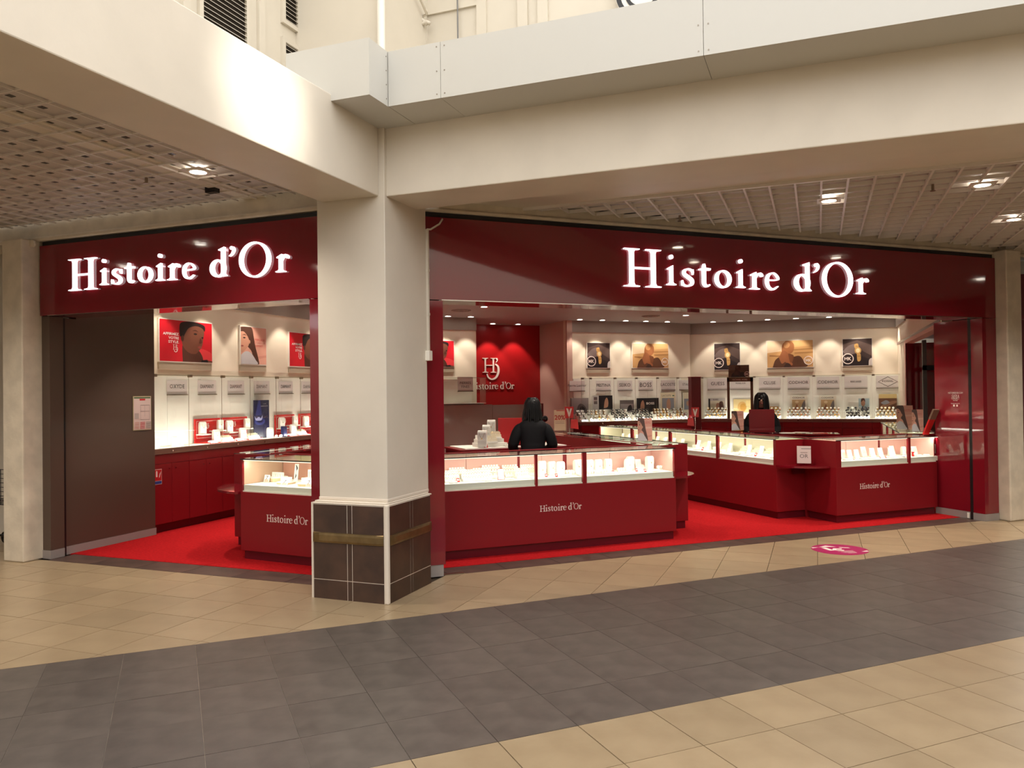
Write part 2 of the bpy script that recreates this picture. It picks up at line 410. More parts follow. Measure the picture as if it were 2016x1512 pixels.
# beige paving between band and shop, laid square to the column
thrL = 5.55
for ix in range(-26, 30):
    x0 = -.025+.415*ix
    for iy in range(-8, 42):
        for side in (0, 1):
            y0 = (4.46 if side == 0 else 5.913)+.415*iy
            q = shrink(x0, x0+.415, y0, y0+.415)
            q = clip(q, bt(0, J), bt(1, J))
            if side == 0: q = clip(q, (-3.05, -1), (-3.05, 1)); q = clip(q, (1, thrL-J), (-1, thrL-J)) if q and x0 > -7.6 else q
            else:
                q = clip(q, (-3.05, 1), (-3.05, -1))
                if q: q = clip(q, tuple(uv(1, -J)[:2]), tuple(uv(0, -J)[:2])) if to_uv((x0, y0))[0] < 6.9 else q
            if q: tile(q, T_BEIGE, 'beige2')
# brown threshold tiles
for i in range(-6, 1):
    x0 = -4.25+.56*i
    q = clip(clip(shrink(x0, x0+.56, 5.55, 5.85), (-7.05, 9), (-7.05, 1)), (-3.72, 1), (-3.72, 9))
    if area(q) > .001: tile(q, T_THR, 'thr')
for i in range(-2, 13):
    u0 = .565+.54*(i-1); u1 = min(u0+.54, 6.6); u0 = max(u0, -.45)
    if u1-u0 > .02: tile([tuple(uv(a, b)[:2]) for a, b in ((u0+J, J), (u1-J, J), (u1-J, .28), (u0+J, .28))], T_THR, 'thr')
for k, (b_, m) in far_bits.items(): tag(b_.build('distant_tiles', m, floor), kind='stuff')

# shop carpet
pts = [(-7.5, 5.85), (-3.85, 5.85), tuple(uv(-.6, .28)[:2]), tuple(uv(6.6, .28)[:2]), (1.47, 11.06), (1.5, 11.3), (2.34, 11.75), (2.34, 17.4), (-2.6, 17.4), tuple(uv(.9, 9.2)[:2]), (-7.6, 12.6)]
struct('floor_carpet', MB().prism(pts, -.01, .004), CARPET, 'red carpet covering the floor of the jewellery shop')

# column with tiled foot
CX0, CX1, CY0, CY1 = -3.69, -3.075, 5.27, 5.95
col = thing('trim_1', 'cream square column with a brown tiled foot', 'column', kind='structure')
MB().box(CX0, CX1, CY0, CY1, .75, 3.64).build('shaft', CREAM, col, bev=.006)
fx0, fx1, fy0, fy1, fz = -3.722, -3.045, 5.212, 5.92, .737
MB().box(fx0+.003, fx1-.0025, fy0+.0025, fy1, 0, fz).build('foot_core', GROUT_W, col)
mb = MB()
mb.prism([(fx0, fy0), (fx1-.02, fy0), (fx1, fy0+.02), (fx1, fy1+.03), (fx0, fy1+.03)], fz, fz+.012)
mb.prism([(fx0+.015, fy0+.015), (fx1-.03, fy0+.015), (fx1-.015, fy0+.03), (fx1-.015, fy1), (fx0+.015, fy1)], fz+.012, fz+.024)
mb.prism([(CX0-.004, CY0-.004), (CX1+.004, CY0-.004), (CX1+.004, CY1), (CX0-.004, CY1)], fz+.024, fz+.05)
mb.build('plaster_ledge', GROUT_W, col, bev=.008)
MB().prism([(fx1-.028, fy0-.006), (fx1+.006, fy0-.006), (fx1+.006, fy0+.03), (fx1-.028, fy0+.03)], 0, fz+.01).build('corner_bead', GROUT_W, col, bev=.008)
MB().box(fx0-.004, fx0+.010, fy0-.004, fy0+.012, 0, fz+.01).build('corner_bead', GROUT_W, col)
zr = [(0, .147), (.151, .385), (.50, fz-.004)]
g = .006
xs = [fx0+.014, fx0+.318, fx0+.368, fx1-.034]
rows = [(0, .146), (.152, fz-.004)]
for z0, z1 in rows:
    for k, (xa, xb) in enumerate(((xs[0], xs[1]), (xs[1]+g, xs[2]-g), (xs[2], xs[3]))):
        MB().box(xa, xb, fy0, fy0+.012, z0, z1).build('tile', T_BROWN, col)
    ys = [fy0+.034, fy0+.355, fy0+.405, fy1-.002]
    for ya, yb in ((ys[0], ys[1]), (ys[1]+g, ys[2]-g), (ys[2], ys[3])):
        MB().box(fx1-.012, fx1, ya, yb, z0, z1).build('tile', T_BROWN, col)
def rail(p0, p1, nx, ny):
    mb = MB(); prof = [(0, 0), (.012, .004), (.018, .02), (.018, .062), (.012, .078), (0, .082)]
    n = 10; pts = []
    for i in range(n+1):
        t = i/n; e = min(1, min(t, 1-t)*10) if True else 1
        x = p0[0]+(p1[0]-p0[0])*t; y = p0[1]+(p1[1]-p0[1])*t
        pts.append([(x+nx*d*(.35+.65*e), y+ny*d*(.35+.65*e), .435+h) for d, h in prof])
    k = len(prof); vs = [v for r_ in pts for v in r_]
    fs = [(i*k+j, i*k+j+1, (i+1)*k+j+1, (i+1)*k+j) for i in range(n) for j in range(k-1)]+[tuple(range(k)), tuple(range(n*k, n*k+k))[::-1]]
    mb.add(vs, fs); mb.build('bumper_rail', BRASS, col, smooth=False)
rail((xs[0], fy0), (xs[3], fy0), 0, -1); rail((fx1, fy0+.034), (fx1, fy1+.01), 1, 0)

# beams and white duct
struct('trim_2', MB().box(-3.632, -3.125, -7, 5.27, 3.11, 3.68), CREAM, 'cream beam running from the column towards the viewer', bev=.008)
struct('trim_3', MB().box(-3.08, 9, 5.30, 5.785, 3.11, 3.64), CREAM, 'cream beam running right from the column under the white duct', bev=.008)
duct = thing('trim_4', 'white sheet-metal duct along the top of the beam', 'duct', kind='structure')
xd = [-2.815, -2.40, -.62, 1.4, 3.4, 6.2, 9]
for a_, b_ in zip(xd[:-1], xd[1:]):
    MB().box(a_+.0015, b_-.0015, 4.892, 5.6, 3.632, 4.022).build('panel', WHITE_PANEL, duct)
MB().box(-3.50, -2.818, 4.643, 5.6, 3.632, 4.022).build('panel', WHITE_PANEL, duct)
SCREW = mat('screw_head', rgb(150, 140, 128), .4, metal=.6)
for a_ in xd[1:3]:
    for dz in (.03, .19, .36):
        for s_ in (-.03, .03):
            MB().cyl((0, 0), .005, 0, .003, 8, upright((a_+s_, 4.8925, 3.632+dz))).build('screw', SCREW, duct)
for k in range(4): MB().cyl((0, 0), .004, 0, .003, 8, Matrix.Translation((-2.8175, 4.87, 3.68+.1*k)) @ Matrix.Rotation(pi/2, 4, 'Y')).build('screw', SCREW, duct)

# upper walls round the open atrium
XL, YB, YF = -4.45, 6.95, 6.05
XP = on_y(750, 60, YF).x
struct('wall_upper_left', MB().box(XL-.2, XL, -22, YF, 3.3, 8), UPPER)
upf = struct('wall_upper_pier', MB().box(XL-.2, XP, YF, YB+.2, 3.3, 8), UPPER)
upw = thing('wall_upper_back', None, None, kind='structure')
MB().box(XP-.1, 20, YB, YB+.2, 3.3, 8).build('wall_face', UPPER, upw)
MB().box(XL-.2, 20.2, -22.2, -22, 3.3, 8).build('wall_face', UPPER, upw); MB().box(20, 20.2, -22, 7.2, 3.3, 8).build('wall_face', UPPER, upw)  # unseen far walls, set well back to let more low sky in
def px_box(x0, y0, x1, y1, Y, dep, name, m, parent, **kw):
    a_ = on_y(x0, y0, Y); b_ = on_y(x1, y1, Y)
    return MB().box(a_.x, b_.x, Y-dep, Y+.01, min(a_.z, b_.z), max(a_.z, b_.z)).build(name, m, parent, **kw)
# shallow wall panels and posts of the upper wall
xa = on_y(842, 40, YB).x; xb = on_y(940, 20, YB).x
for x_ in (xa-.10, xb, xb+.42, xb+.62, xb+1.35, xb+1.62):
    MB().box(x_, x_+.10, YB-.03, YB, 3.3, 8).build('post', UPPER, upw)
MB().box(xa, xb, YB-.025, YB, on_y(890, 22, YB).z, on_y(890, 22, YB).z+.035).build('ledge', UPPER, upw)
MB().cyl((0, 0), .008, 3.3, 8, 8).build('cable', mat('grey_cable', rgb(120, 118, 116), .5), upw, (on_y(901, 40, YB-.05).x, YB-.05, 0))
pipe = thing('drain_pipe', 'white vertical pipe rising behind the white duct', 'pipe', (XP+.03, YF-.05, 3.5))
MB().cyl((0, 0), .035, 0, 4.4, 16).build('pipe_run', mat('white_pvc', rgb(238, 232, 220), .35), pipe, smooth=False)
for z_ in (.9, 2.4): MB().cyl((0, 0), .043, z_, z_+.05, 16).build('pipe_clip', MATS['white_pvc'], pipe)
jb = thing('junction_box', 'cream junction box with flexible conduits high on the upper wall', 'box', on_y(817, 18, YB-.06))
MB().box(-.07, .07, -.05, .05, -.06, .10).build('box_body', UPPER, jb, bev=.01)
MB().box(-.055, .055, -.056, -.05, -.05, .09).build('box_cover', UPPER, jb, bev=.004)
for k in (0, 1): MB().tube([(-.05+.1*k, -.02, -.06), (-.04+.1*k, -.04, -.12-.03*k), (.02+.06*k, -.04, -.16-.03*k), (.10+.05*k, -.04, -.14-.03*k), (.15+.03*k, -.03, -.19)], .02, 8).build('conduit', UPPER, jb, smooth=True)
xq = XP+.05-jb.location.x
MB().tube([(-.05, 0, -.13), (xq, -.05, -.10), (xq, -.3, .06), (xq, -.75, .36)], .014, 6).build('conduit', UPPER, jb, smooth=True)
# louvred grilles on the left upper wall
VENT = mat('vent_dark', rgb(52, 44, 38), .8)
def louvre(px0, py0, px1, py1, label, n, ztop=None, zbot=None):
    a_ = on_x(px0, py0, XL); b_ = on_x(px1, py1, XL)
    y0, y1 = a_.y, b_.y; z1 = ztop; z0 = zbot
    t = thing('vent_grille', label, 'vent', (XL, y0, z0), 0, 'louvred vents on the upper wall')
    h = z1-z0; w = y1-y0
    MB().box(.002, .006, .03, w-.03, .03, h-.03).build('backing', VENT, t)
    fr = MB()
    for bx in ((0, w, 0, .04), (0, w, h-.04, h), (0, .04, .04, h-.04), (w-.04, w, .04, h-.04)): fr.box(0, .03, bx[0], bx[1], bx[2], bx[3])
    fr.build('frame', UPPER, t)
    sl = MB().add([(.008, .04, .0), (.03, .04, -.016), (.03, w-.04, -.016), (.008, w-.04, .0), (.008, .04, .004), (.03, .04, -.012), (.03, w-.04, -.012), (.008, w-.04, .004)],
                  [(0, 1, 2, 3), (7, 6, 5, 4), (1, 5, 6, 2), (0, 3, 7, 4), (0, 4, 5, 1), (3, 2, 6, 7)]).mesh('slat', UPPER)
    k = 0
    while .06+k*.038 < h-.05:
        o = bpy.data.objects.new('slat', sl); COL.objects.link(o); o.parent = t; o.location = (0, 0, .06+k*.038); k += 1
    return t
e1 = on_x(392, 30, XL); e2 = on_x(487, 60, XL)
zt1 = on_x(440, 0, XL).z+.1
louvre(388, 20, 487, 40, 'large louvred vent left of the white duct above the beam', 20, zt1+.6, on_x(487, 96, XL).z-.5)
louvre(552, 20, 631, 60, 'louvred vent high above the left end of the white duct', 20, on_x(552, 44, XL).z+1.1, on_x(552, 44, XL).z)
louvre(552, 80, 631, 90, 'louvred vent half hidden behind the left end of the white duct', 20, on_x(556, 74, XL).z, on_x(556, 140, XL).z-.3)
for pyx in (355, 505): 
    yy = on_x(pyx, 20, XL).y; MB().box(XL, XL+.03, yy, yy+.08, 3.3, 8).build('post', UPPER, upw)

rsn = thing('round_sign', 'round black and white sign high on the upper wall, cut by the picture edge', 'sign', on_y(1268, -16, YB-.07))
MB().cyl((0, 0), .25, 0, .03, 40, Matrix.Rotation(pi/2, 4, 'X')).build('disc', WHITE, rsn)
MB().ring(ell(0, 0, .245, .245, 48), ell(0, 0, .205, .205, 48), .031, .036, Matrix.Rotation(pi/2, 4, 'X')).build('black_ring', BLACK, rsn)
MB().ring(ell(0, 0, .165, .165, 48), ell(0, 0, .135, .135, 48), .031, .036, Matrix.Rotation(pi/2, 4, 'X')).build('black_mark', BLACK, rsn)
MB().cyl((0, 0), .02, -.06, .0, 12, Matrix.Rotation(pi/2, 4, 'X')).build('fixing', STEEL, rsn)
# grid ceilings
def grid_ceiling(name, label, x0, x1, y0, y1, z, cut=None, hs=.26, tx=.004):
    t = thing(name, label, 'ceiling', kind='structure')
    MB().box(x0, x1, y0, y1, z+.055*hs+.012, z+.09).build('backing', TAUPE, t) if cut is None else MB().prism(cut, z+.055*hs+.012, z+.09).build('backing', TAUPE, t)
    bx = MB().box(-tx, tx, 0, 1, 0, .055).mesh('blade', GRID); by = MB().box(0, 1, -.0035, .0035, 0, .055).mesh('blade', GRID)
    def span(poly, axis, c):
        q = []
        for i in range(len(poly)):
            p, r_ = poly[i], poly[(i+1) % len(poly)]
            if (p[axis]-c)*(r_[axis]-c) < 0:
                q.append(p[1-axis]+(c-p[axis])/(r_[axis]-p[axis])*(r_[1-axis]-p[1-axis]))
        return (min(q), max(q)) if len(q) >= 2 else None
    poly = cut or [(x0, y0), (x1, y0), (x1, y1), (x0, y1)]
    n = int((x1-x0)/.2)+1
    for i in range(n):
        c = x0+.1+.2*i; s_ = span(poly, 0, c)
        if s_ and s_[1]-s_[0] > .05:
            o = bpy.data.objects.new('blade', bx); COL.objects.link(o); o.parent = t; o.location = (c, s_[0], z); o.scale = (1, s_[1]-s_[0], hs)
    for i in range(int((y1-y0)/.2)+1):
        c = y0+.1+.2*i; s_ = span(poly, 1, c)
        if s_ and s_[1]-s_[0] > .05:
            o = bpy.data.objects.new('blade', by); COL.objects.link(o); o.parent = t; o.location = (s_[0], c, z+.002); o.scale = (s_[1]-s_[0], 1, hs)
    return t
ZL, ZR = 3.285, 3.25
cl = grid_ceiling('ceiling_left', 'open-cell metal grid ceiling left of the column', -13.0, -3.64, -3.05, 5.55, ZL)
cutR = [(-2.66, 6.75), (10, 6.75), (10, 17), tuple(uv(7.6, .02)[:2]), tuple(uv(.60, .02)[:2])]
cr = grid_ceiling('ceiling_right', 'open-cell metal grid ceiling right of the column', -2.85, 10, 6.75, 17, ZR, cutR, .6, .0085)
sl = MB()
for i in range(47):
    for k in range(43):
        x_ = -13.0+.2*i; y_ = -3.05+.1+.2*k
        if x_ > -8: sl.box(x_+.13, x_+.17, y_+.065, y_+.105, ZL+.0245, ZL+.0262)
tag(sl.build('slots', JET, cl), kind='stuff')
# soffit boards between beam and grid
MB().box(-3.07, 10, 5.785, 6.75, ZR+.02, ZR+.09).build('soffit_board', CREAM, cr); MB().box(-2.7, 10, 6.73, 6.76, ZR-.005, ZR+.06).build('edge_trim', GRID, cr)
for x_, y_ in ((-1.2, 7.55), (.9, 7.25), (.65, 10.0), (1.0, 10.3)):
    t = MB(); t.cyl((0, 0), .012, -.05, 0, 10); t.cyl((0, 0), .022, -.055, -.05, 10); t.build('sprinkler', STEEL, cr, (x_, y_, ZR))
t = MB(); t.cyl((0, 0), .012, -.04, 0, 10); t.cyl((0, 0), .022, -.045, -.04, 10); t.build('sprinkler', STEEL, cl, tuple(on_z(288, 350, ZL)))
MB().box(-.05, .05, -.03, .03, -.02, .03).build('hole_patch', JET, cl, tuple(on_z(418, 375, ZL)))

# frontage walls above and beside the red fascia
def wallL(name, *b, m=CREAM2, **kw): return struct(name, MB().box(*b), m, **kw)
wallL('wall_left_header', -13, -3.6, 5.575, 5.9, 3.135, 3.36, m=CREAM2)
MB_ = MB().box(-13, -3.7, 5.545, 5.60, 3.135, 3.175); struct('trim_5', MB_, CREAM2, 'worn plaster ledge over the left fascia', bev=.012)
struct('wall_right_header', MB().box(-.75, 9, .0, .35, 3.165, 3.36), CREAM2, loc=uv(0, 0), rz=RD)
struct('trim_6', MB().box(-.45, 9, -.03, .02, 3.165, 3.20), CREAM2, 'plaster ledge over the right fascia', loc=uv(0, 0), rz=RD, bev=.012)
struct('trim_7', MB().box(-7.446, -7.17, 5.392, 5.75, 0, 3.14), CREAM2, 'worn cream pillar at the left end of the shopfront', bev=.012)
t = MB(); t.cyl((0, 0), .035, 0, .02, 16, Matrix.Translation((-7.15, 5.5, 3.10)) @ Matrix.Rotation(pi/2, 4, 'X')); struct('trim_8', t, CREAM2, 'round plaster cap at the top of the left pillar')
struct('trim_9', MB().box(6.84, 7.09, -.19, .36, 0, 3.2), CREAM2, 'cream pillar at the right end of the shopfront', loc=uv(0, 0), rz=RD, bev=.015)
struct('ceiling_left_sky_lid', MB().box(-13, -7.2, 5.9, 6.6, 3.36, 3.46), TAUPE)  # unseen lid, added to keep sky light out behind the header
wallL('wall_left_far', -13, -7.3, 6.4, 6.6, 0, 3.4, m=CREAM)
struct('wall_left_end', MB().box(-13.2, -13, -9, 6, 0, 3.4), CREAM)
# the other side of the mall, behind the camera
OPP = mat('opposite_shopfront', rgb(120, 104, 92), .5)
struct('wall_opposite', MB().box(-16, 16, -.3, 0, 0, 3.4), CREAM, loc=uv(0, -11.0), rz=RD)
ow = thing('wall_opposite_shops', None, None, uv(0, -11.0), RD, kind='structure')
for k in range(7):
    MB().box(-12+3.6*k, -12+3.6*k+3.0, 0, .06, 0, 2.5).build('shop_bay', OPP, ow)
struct('ceiling_opposite', MB().box(-20, 24, -16, 1.6, 3.4, 3.5), TAUPE, loc=uv(0, -11.0), rz=RD)
struct('wall_front_left', MB().box(-13, -3.1, -9.2, -9, 0, 3.4), CREAM)
# far corridor seen past the right pillar
fc = thing('wall_corridor_end', None, None, uv(11.5, 0), RD, kind='structure')
MB().box(0, .2, -1, 8, 0, 3.4).build('wall_face', WHITE, fc); MB().box(0, .2, -14, -1, 0, 3.4).build('wall_face', OPP, fc)  # second face unseen, added to keep sky out of the fascia's reflection
MB().box(-.02, 0, 1.2, 3.4, 2.05, 2.5).build('lit_sign', mat('far_sign_glow', (1, .95, .85, 1), emit=1.6), fc)
MB().box(-.02, 0, 1.2, 3.4, 1.3, 2.0).build('poster_board', mat('far_yellow', rgb(214, 160, 60), .5), fc)
MB().box(-.02, 0, 1.2, 3.4, 1.05, 1.28).build('poster_board', mat('far_dark', rgb(40, 36, 52), .5), fc)
MB().box(-.02, 0, 1.2, 3.4, .55, 1.0).build('poster_board', mat('far_print', rgb(206, 200, 196), .5, noise=.5, scale=12), fc)
# ================================================================== SHOPFRONT
# left fascia and frame
fl = thing('fascia_panel', 'glossy dark red sign fascia left of the column', 'fascia')
MB().box(-7.152, -3.70, 5.57, 5.92, 2.40, 3.088).build('panel', LACQ, fl)
MB().box(-7.152, -3.70, 5.60, 5.9, 3.088, 3.134).build('shadow_gap', BLACK, fl)
MB().box(-7.05, -3.99, 5.568, 5.60, 2.396, 2.4).build('lip_reflection', CHROME, fl)  # added bright strip standing in for the reflection on the lower lip
jl = thing('door_jamb', 'narrow red lacquered jamb left of the column', 'jamb')
MB().box(-3.985, -3.70, 5.575, 5.9, .006, 2.395).build('panel', LACQ, jl)
# grey-brown side wall of the left opening
gp = thing('wall_left_return', 'grey-brown side panels of the left shop entrance', 'wall panel', kind='structure')
MB().box(-7.17, -7.062, 5.60, 5.75, .085, 2.395).build('panel', BROWN_PANEL, gp)
MB().box(-7.20, -7.10, 5.93, 6.95, 2.39, 3.0).build('upper_panel', BROWN_PANEL, gp)
MB().box(-7.20, -7.10, 5.785, 6.95, .085, 2.39).build('panel', BROWN_PANEL, gp, rz=0)
MB().box(-7.15, -7.085, 5.745, 5.79, 0, 2.39).build('shutter_guide', BLACK, gp)
MB().box(-7.17, -7.058, 5.595, 5.75, 0, .083).build('skirting', SKIRT, gp); MB().box(-7.2, -7.096, 5.79, 6.96, 0, .083).build('skirting', SKIRT, gp)
MB().box(-7.6, -7.13, 6.88, 6.955, 0, 3.0).build('end_wall', WALLW, gp)
# right fascia and frame
fr_ = thing('fascia_panel', 'long glossy dark red sign fascia right of the column', 'fascia', uv(0, 0), RD)
MB().box(-.50, 6.832, -.05, .30, 2.40, 3.115).build('panel', LACQ, fr_)
MB().box(-.50, 6.825, -.02, .28, 3.115, 3.163).build('shadow_gap', BLACK, fr_)
MB().box(-.03, 6.60, -.052, -.02, 2.396, 2.403).build('lip_reflection', CHROME, fr_)  # bright strip added here too, for the lip's reflection
jr = thing('door_jamb', 'red lacquered jamb with grey foot right of the column', 'jamb', uv(0, 0), RD)
MB().box(-.45, -.02, -.05, .26, .11, 2.392).build('panel', LACQ, jr)
MB().box(-.44, -.035, -.042, .25, 0.006, .11).build('foot', SKIRT, jr)
MB().box(-.018, .17, .0, .05, .002, .006).build('floor_plate', STEEL, jr)
j3 = thing('door_jamb', 'tall red lacquered return panel at the right end of the shopfront', 'jamb', uv(0, 0), RD)
MB().box(6.60, 6.832, -.05, .10, .085, 2.395).build('panel', LACQ, j3)
MB().box(6.615, 6.832, .14, .62, .085, 2.395).build('panel', LACQ, j3)
MB().box(6.60, 6.66, .10, .14, 0, 2.395).build('shutter_guide', BLACK, j3)
MB().box(6.595, 6.832, -.055, .10, 0, .083).build('skirting', SKIRT, j3); MB().box(6.61, 6.83, .14, .63, 0, .083).build('skirting', SKIRT, j3)
MB().box(6.592, 6.60, .15, .18, .01, .075).build('socket_plate', WHITE, j3)
t = MB(); M_ = Matrix.Translation((6.614, 0, 0)) @ Matrix.Rotation(-pi/2, 4, 'Z') @ Matrix.Rotation(pi/2, 4, 'X')
def side_text(body, px, py, w, h):
    d = ray(px, py); c = Vector((0, 0, HC)); k = (6.614-(c-O2).dot(DD))/d.dot(DD); p = c+d*k; v_ = (p-O2).dot(NN)
    put_text(t, body, -v_, p.z, h, .0015, M_, w=w)
side_text('HISTOIREDOR.COM', 1881, 773.5, .20, .02); side_text('CLICK &', 1881, 779, .10, .026); side_text('COLLECT', 1881, 784, .11, .026)
side_text('NOTRE', 1881, 788.5, .06, .012); side_text('DIAMANTS', 1881, 794.5, .12, .012)
d = ray(1881, 798.5); k = (6.614-(Vector((0, 0, HC))-O2).dot(DD))/d.dot(DD); p = Vector((0, 0, HC))+d*k; v_ = (p-O2).dot(NN)
for s_ in (-.03, .012): t.box(-v_+s_, -v_+s_+.022, p.z-.012, p.z+.012, .0005, .0015, M_)
t.build('printed_notice', INKW, j3)

# lit lettering
class FitGlyph(Glyphs):
    def fit(s, ch, x0, x1, y0, y1, cap=1.45, dot=None):
        pts = []; s_rng, s_poly = s.rng, s.poly
        rec = []
        s.rng = lambda o, i, closed=True: rec.append(('r', list(o), list(i), closed)); s.poly = lambda p: rec.append(('p', list(p)))
        s.draw(ch, 0, 0, 1, cap=cap)
        s.rng, s.poly = s_rng, s_poly
        for r in rec: pts += r[1]+(r[2] if r[0] == 'r' else [])
        a0, a1 = min(p[0] for p in pts), max(p[0] for p in pts); b0, b1 = min(p[1] for p in pts), max(p[1] for p in pts)
        f = lambda p: (x0+(p[0]-a0)/(a1-a0)*(x1-x0), y0+(p[1]-b0)/(b1-b0)*(y1-y0))
        s.ox = s.oy = 0; s.k = 1
        for r in rec:
            if r is rec[-1] and ch == 'i' and dot is not None: s.mb = dot
            if r[0] == 'r': s.rng([f(p) for p in r[1]], [f(p) for p in r[2]], r[3])
            else: s.poly([f(p) for p in r[1]])
def sign(label, letters, org, sc, plane, loc, rz):
    t = thing('shop_sign', label, 'sign', loc, rz)
    for ch, xa, xb, ya, yb in letters:
        X0, X1, Y0, Y1 = org[0]+xa/sc, org[0]+xb/sc, org[1]+ya/sc, org[1]+yb/sc; cy = (Y0+Y1)/2; cx = (X0+X1)/2
        a_, b_ = plane(X0, cy)[0], plane(X1, cy)[0]; zt, zb = plane(cx, Y0)[1], plane(cx, Y1)[1]
        mb = MB(); g_ = FitGlyph(mb, 0, .028, Matrix.Rotation(pi/2, 4, 'X'), .78 if ch in 'HO' else .68)
        dt = MB(); g_.fit(ch, a_, b_, zb, zt, cap=2.2 if ch in 'HO' else 1.45, dot=dt)
        lo_ = mb.build('letter', LETTER, t)
        if dt.v: dt.build('letter_dot', LETTER, lo_)
    return t
sign('white illuminated shop-name letters on the left fascia',
     [('H', 30, 270, 220, 497), ('i', 305, 370, 225, 452), ('s', 405, 492, 308, 450), ('t', 523, 605, 258, 438), ('o', 640, 763, 290, 433), ('i', 797, 868, 178, 415), ('r', 900, 1005, 262, 408), ('e', 1033, 1140, 257, 402), ('d', 1275, 1418, 122, 385), ("'", 1443, 1490, 112, 200), ('O', 1533, 1805, 72, 387), ('r', 1855, 1968, 180, 338)],
     (130, 460), 4.48, lambda x, y: (on_y(x, y, 5.555).x, on_y(x, y, 5.555).z), (0, 5.568, 0), 0)
sign('white illuminated shop-name letters on the right fascia',
     [('H', 33, 325, 82, 383), ('i', 372, 443, 128, 368), ('s', 490, 585, 235, 382), ('t', 628, 718, 200, 385), ('o', 755, 883, 250, 392), ('i', 925, 992, 163, 390), ('r', 1030, 1135, 265, 403), ('e', 1157, 1262, 268, 410), ('d', 1385, 1515, 185, 420), ("'", 1538, 1580, 195, 272), ('O', 1610, 1845, 185, 465), ('r', 1878, 1972, 310, 440)],
     (1220, 470), 4.032, lambda x, y: on_v(x, y, -.065), uv(0, -.0525), RD)

# conduit on the column
cw = thing('conduit_run', 'cream conduit and socket box on the right side of the column', 'conduit', (CX1, CY1, 0))
MB().box(-.004, .018, .0, .022, 1.95, 2.98).build('conduit_tube', CREAM, cw)
MB().tube([(.007, .011, 2.98), (.02, .05, 2.985), (.05, .16, 3.05), (.06, .20, 3.10)], .008, 8).build('cable', CREAM, cw, smooth=True)
for z_ in (2.25, 2.62): MB().box(-.012, .02, -.006, .026, z_, z_+.02).build('clip', CREAM, cw)
MB().box(-.02, .035, -.03, .035, 1.865, 1.95).build('socket_box', WHITE, cw, bev=.006)

# ================================================================== SHOP INTERIOR SHELL
ZC = 3.0; VW = 7.6; UA = 4.85; UC = 2.95; VR = 8.9
struct('wall_left', MB().box(-7.65, -7.5, 6.9, 12.8, 0, ZC), WALLW)
struct('wall_back_left', MB().box(.8, UC, VW, VW+.12, 0, ZC), WALLW, loc=uv(0, 0), rz=RD)
struct('wall_back_watches', MB().box(UA, 7.78, VW, VW+.12, 0, ZC), WALLW, loc=uv(0, 0), rz=RD)
struct('wall_recess', MB().box(UC-.1, UA+.25, VR, VR+.1, 0, ZC), mat('red_feature_wall', (.36, .006, .008, 1), .35), 'deep red feature wall in the recess', loc=uv(0, 0), rz=RD)
struct('wall_recess_left', MB().box(UC-.12, UC, VW+.12, VR, 0, ZC), WALLW, loc=uv(0, 0), rz=RD)
struct('wall_recess_right', MB().box(UA, UA+.12, VW-.04, VR, 0, ZC), PINKW, 'pinkish return wall beside the red recess', loc=uv(0, 0), rz=RD)
struct('wall_back_right', MB().box(-2.75, 1.6, 17.18, 17.3, 0, ZC), WALLW)
# right wall with portal
XR = 1.47
p0 = on_x(1850, 700, XR).y; zpt = on_x(1784, 676, XR).z; yF = on_x(1784.5, 700, XR).y
YN = 11.35
rw = thing('wall_right', 'right shop wall with a red lined doorway', 'wall', kind='structure')
MB().box(XR, XR+.12, yF, 17.3, 0, ZC).build('wall_face', WALLW, rw); MB().box(XR, XR+.12, 11.25, yF, zpt+.03, ZC).build('wall_face', WALLW, rw)
MB().box(XR-.01, XR+.9, yF-.03, yF, 0, zpt).build('door_lining', LACQ, rw); MB().box(XR-.02, XR+.12, 11.3, yF, zpt-.005, zpt+.05).build('door_head', PINK, rw)
MB().box(XR-.02, XR+.0, yF-.03, yF+.09, 0, zpt+.05).build('door_casing', PINK, rw)
gx = mat('grey_post', rgb(98, 92, 92), .3, metal=.5)
MB().box(XR+.15, XR+.21, 14.6, 14.7, 0, zpt).build('door_post', gx, rw); MB().box(XR+.3, XR+.34, 14.2, 14.28, 0, zpt).build('door_post', BLACK, rw)
MB().box(XR+.15, XR+.9, 14.6, 14.66, zpt-.5, zpt-.42).build('door_rail', BLACK, rw)
MB().box(XR-.005, XR+1.0, 11.4, 17.3, zpt+.055, zpt+.10).build('door_sky_lid', REDD, rw)  # lid added to stop sky light leaking in over the doorway
MB().box(XR+.9, XR+1.0, 11.6, 17.3, 0, ZC).build('outer_wall', REDD, rw)
ceil_pts = [(-7.65, 5.93), (-3.72, 5.93), tuple(uv(-.60, .31)[:2]), tuple(uv(6.9, .31)[:2]), (2.5, 11.3), (2.5, 17.4), (-2.9, 17.4), tuple(uv(6.2, 9.4)[:2]), tuple(uv(.7, 9.4)[:2]), (-7.65, 12.9)]
struct('ceiling_shop', MB().prism(ceil_pts, ZC, ZC+.12), SHOPCEIL)
struct('trim_10', MB().box(-7.5, -7.47, 6.9, 12.6, 2.77, ZC), BANDC, 'taupe band at the top of the left shop wall')
struct('trim_11', MB().box(.8, UC, VW-.03, VW, 2.77, ZC), BANDC, 'taupe band at the top of the back wall left of the recess', loc=uv(0, 0), rz=RD)
struct('trim_12', MB().box(UA+.12, 7.78, VW-.03, VW, 2.77, ZC), BANDC, 'taupe band at the top of the watch wall', loc=uv(0, 0), rz=RD)
struct('trim_13', MB().box(-2.6, XR, 17.15, 17.18, 2.77, ZC), BANDC, 'taupe band at the top of the far back wall')
struct('trim_14', MB().box(XR-.03, XR, yF, 17.15, 2.77, ZC), BANDC, 'taupe band at the top of the right shop wall')
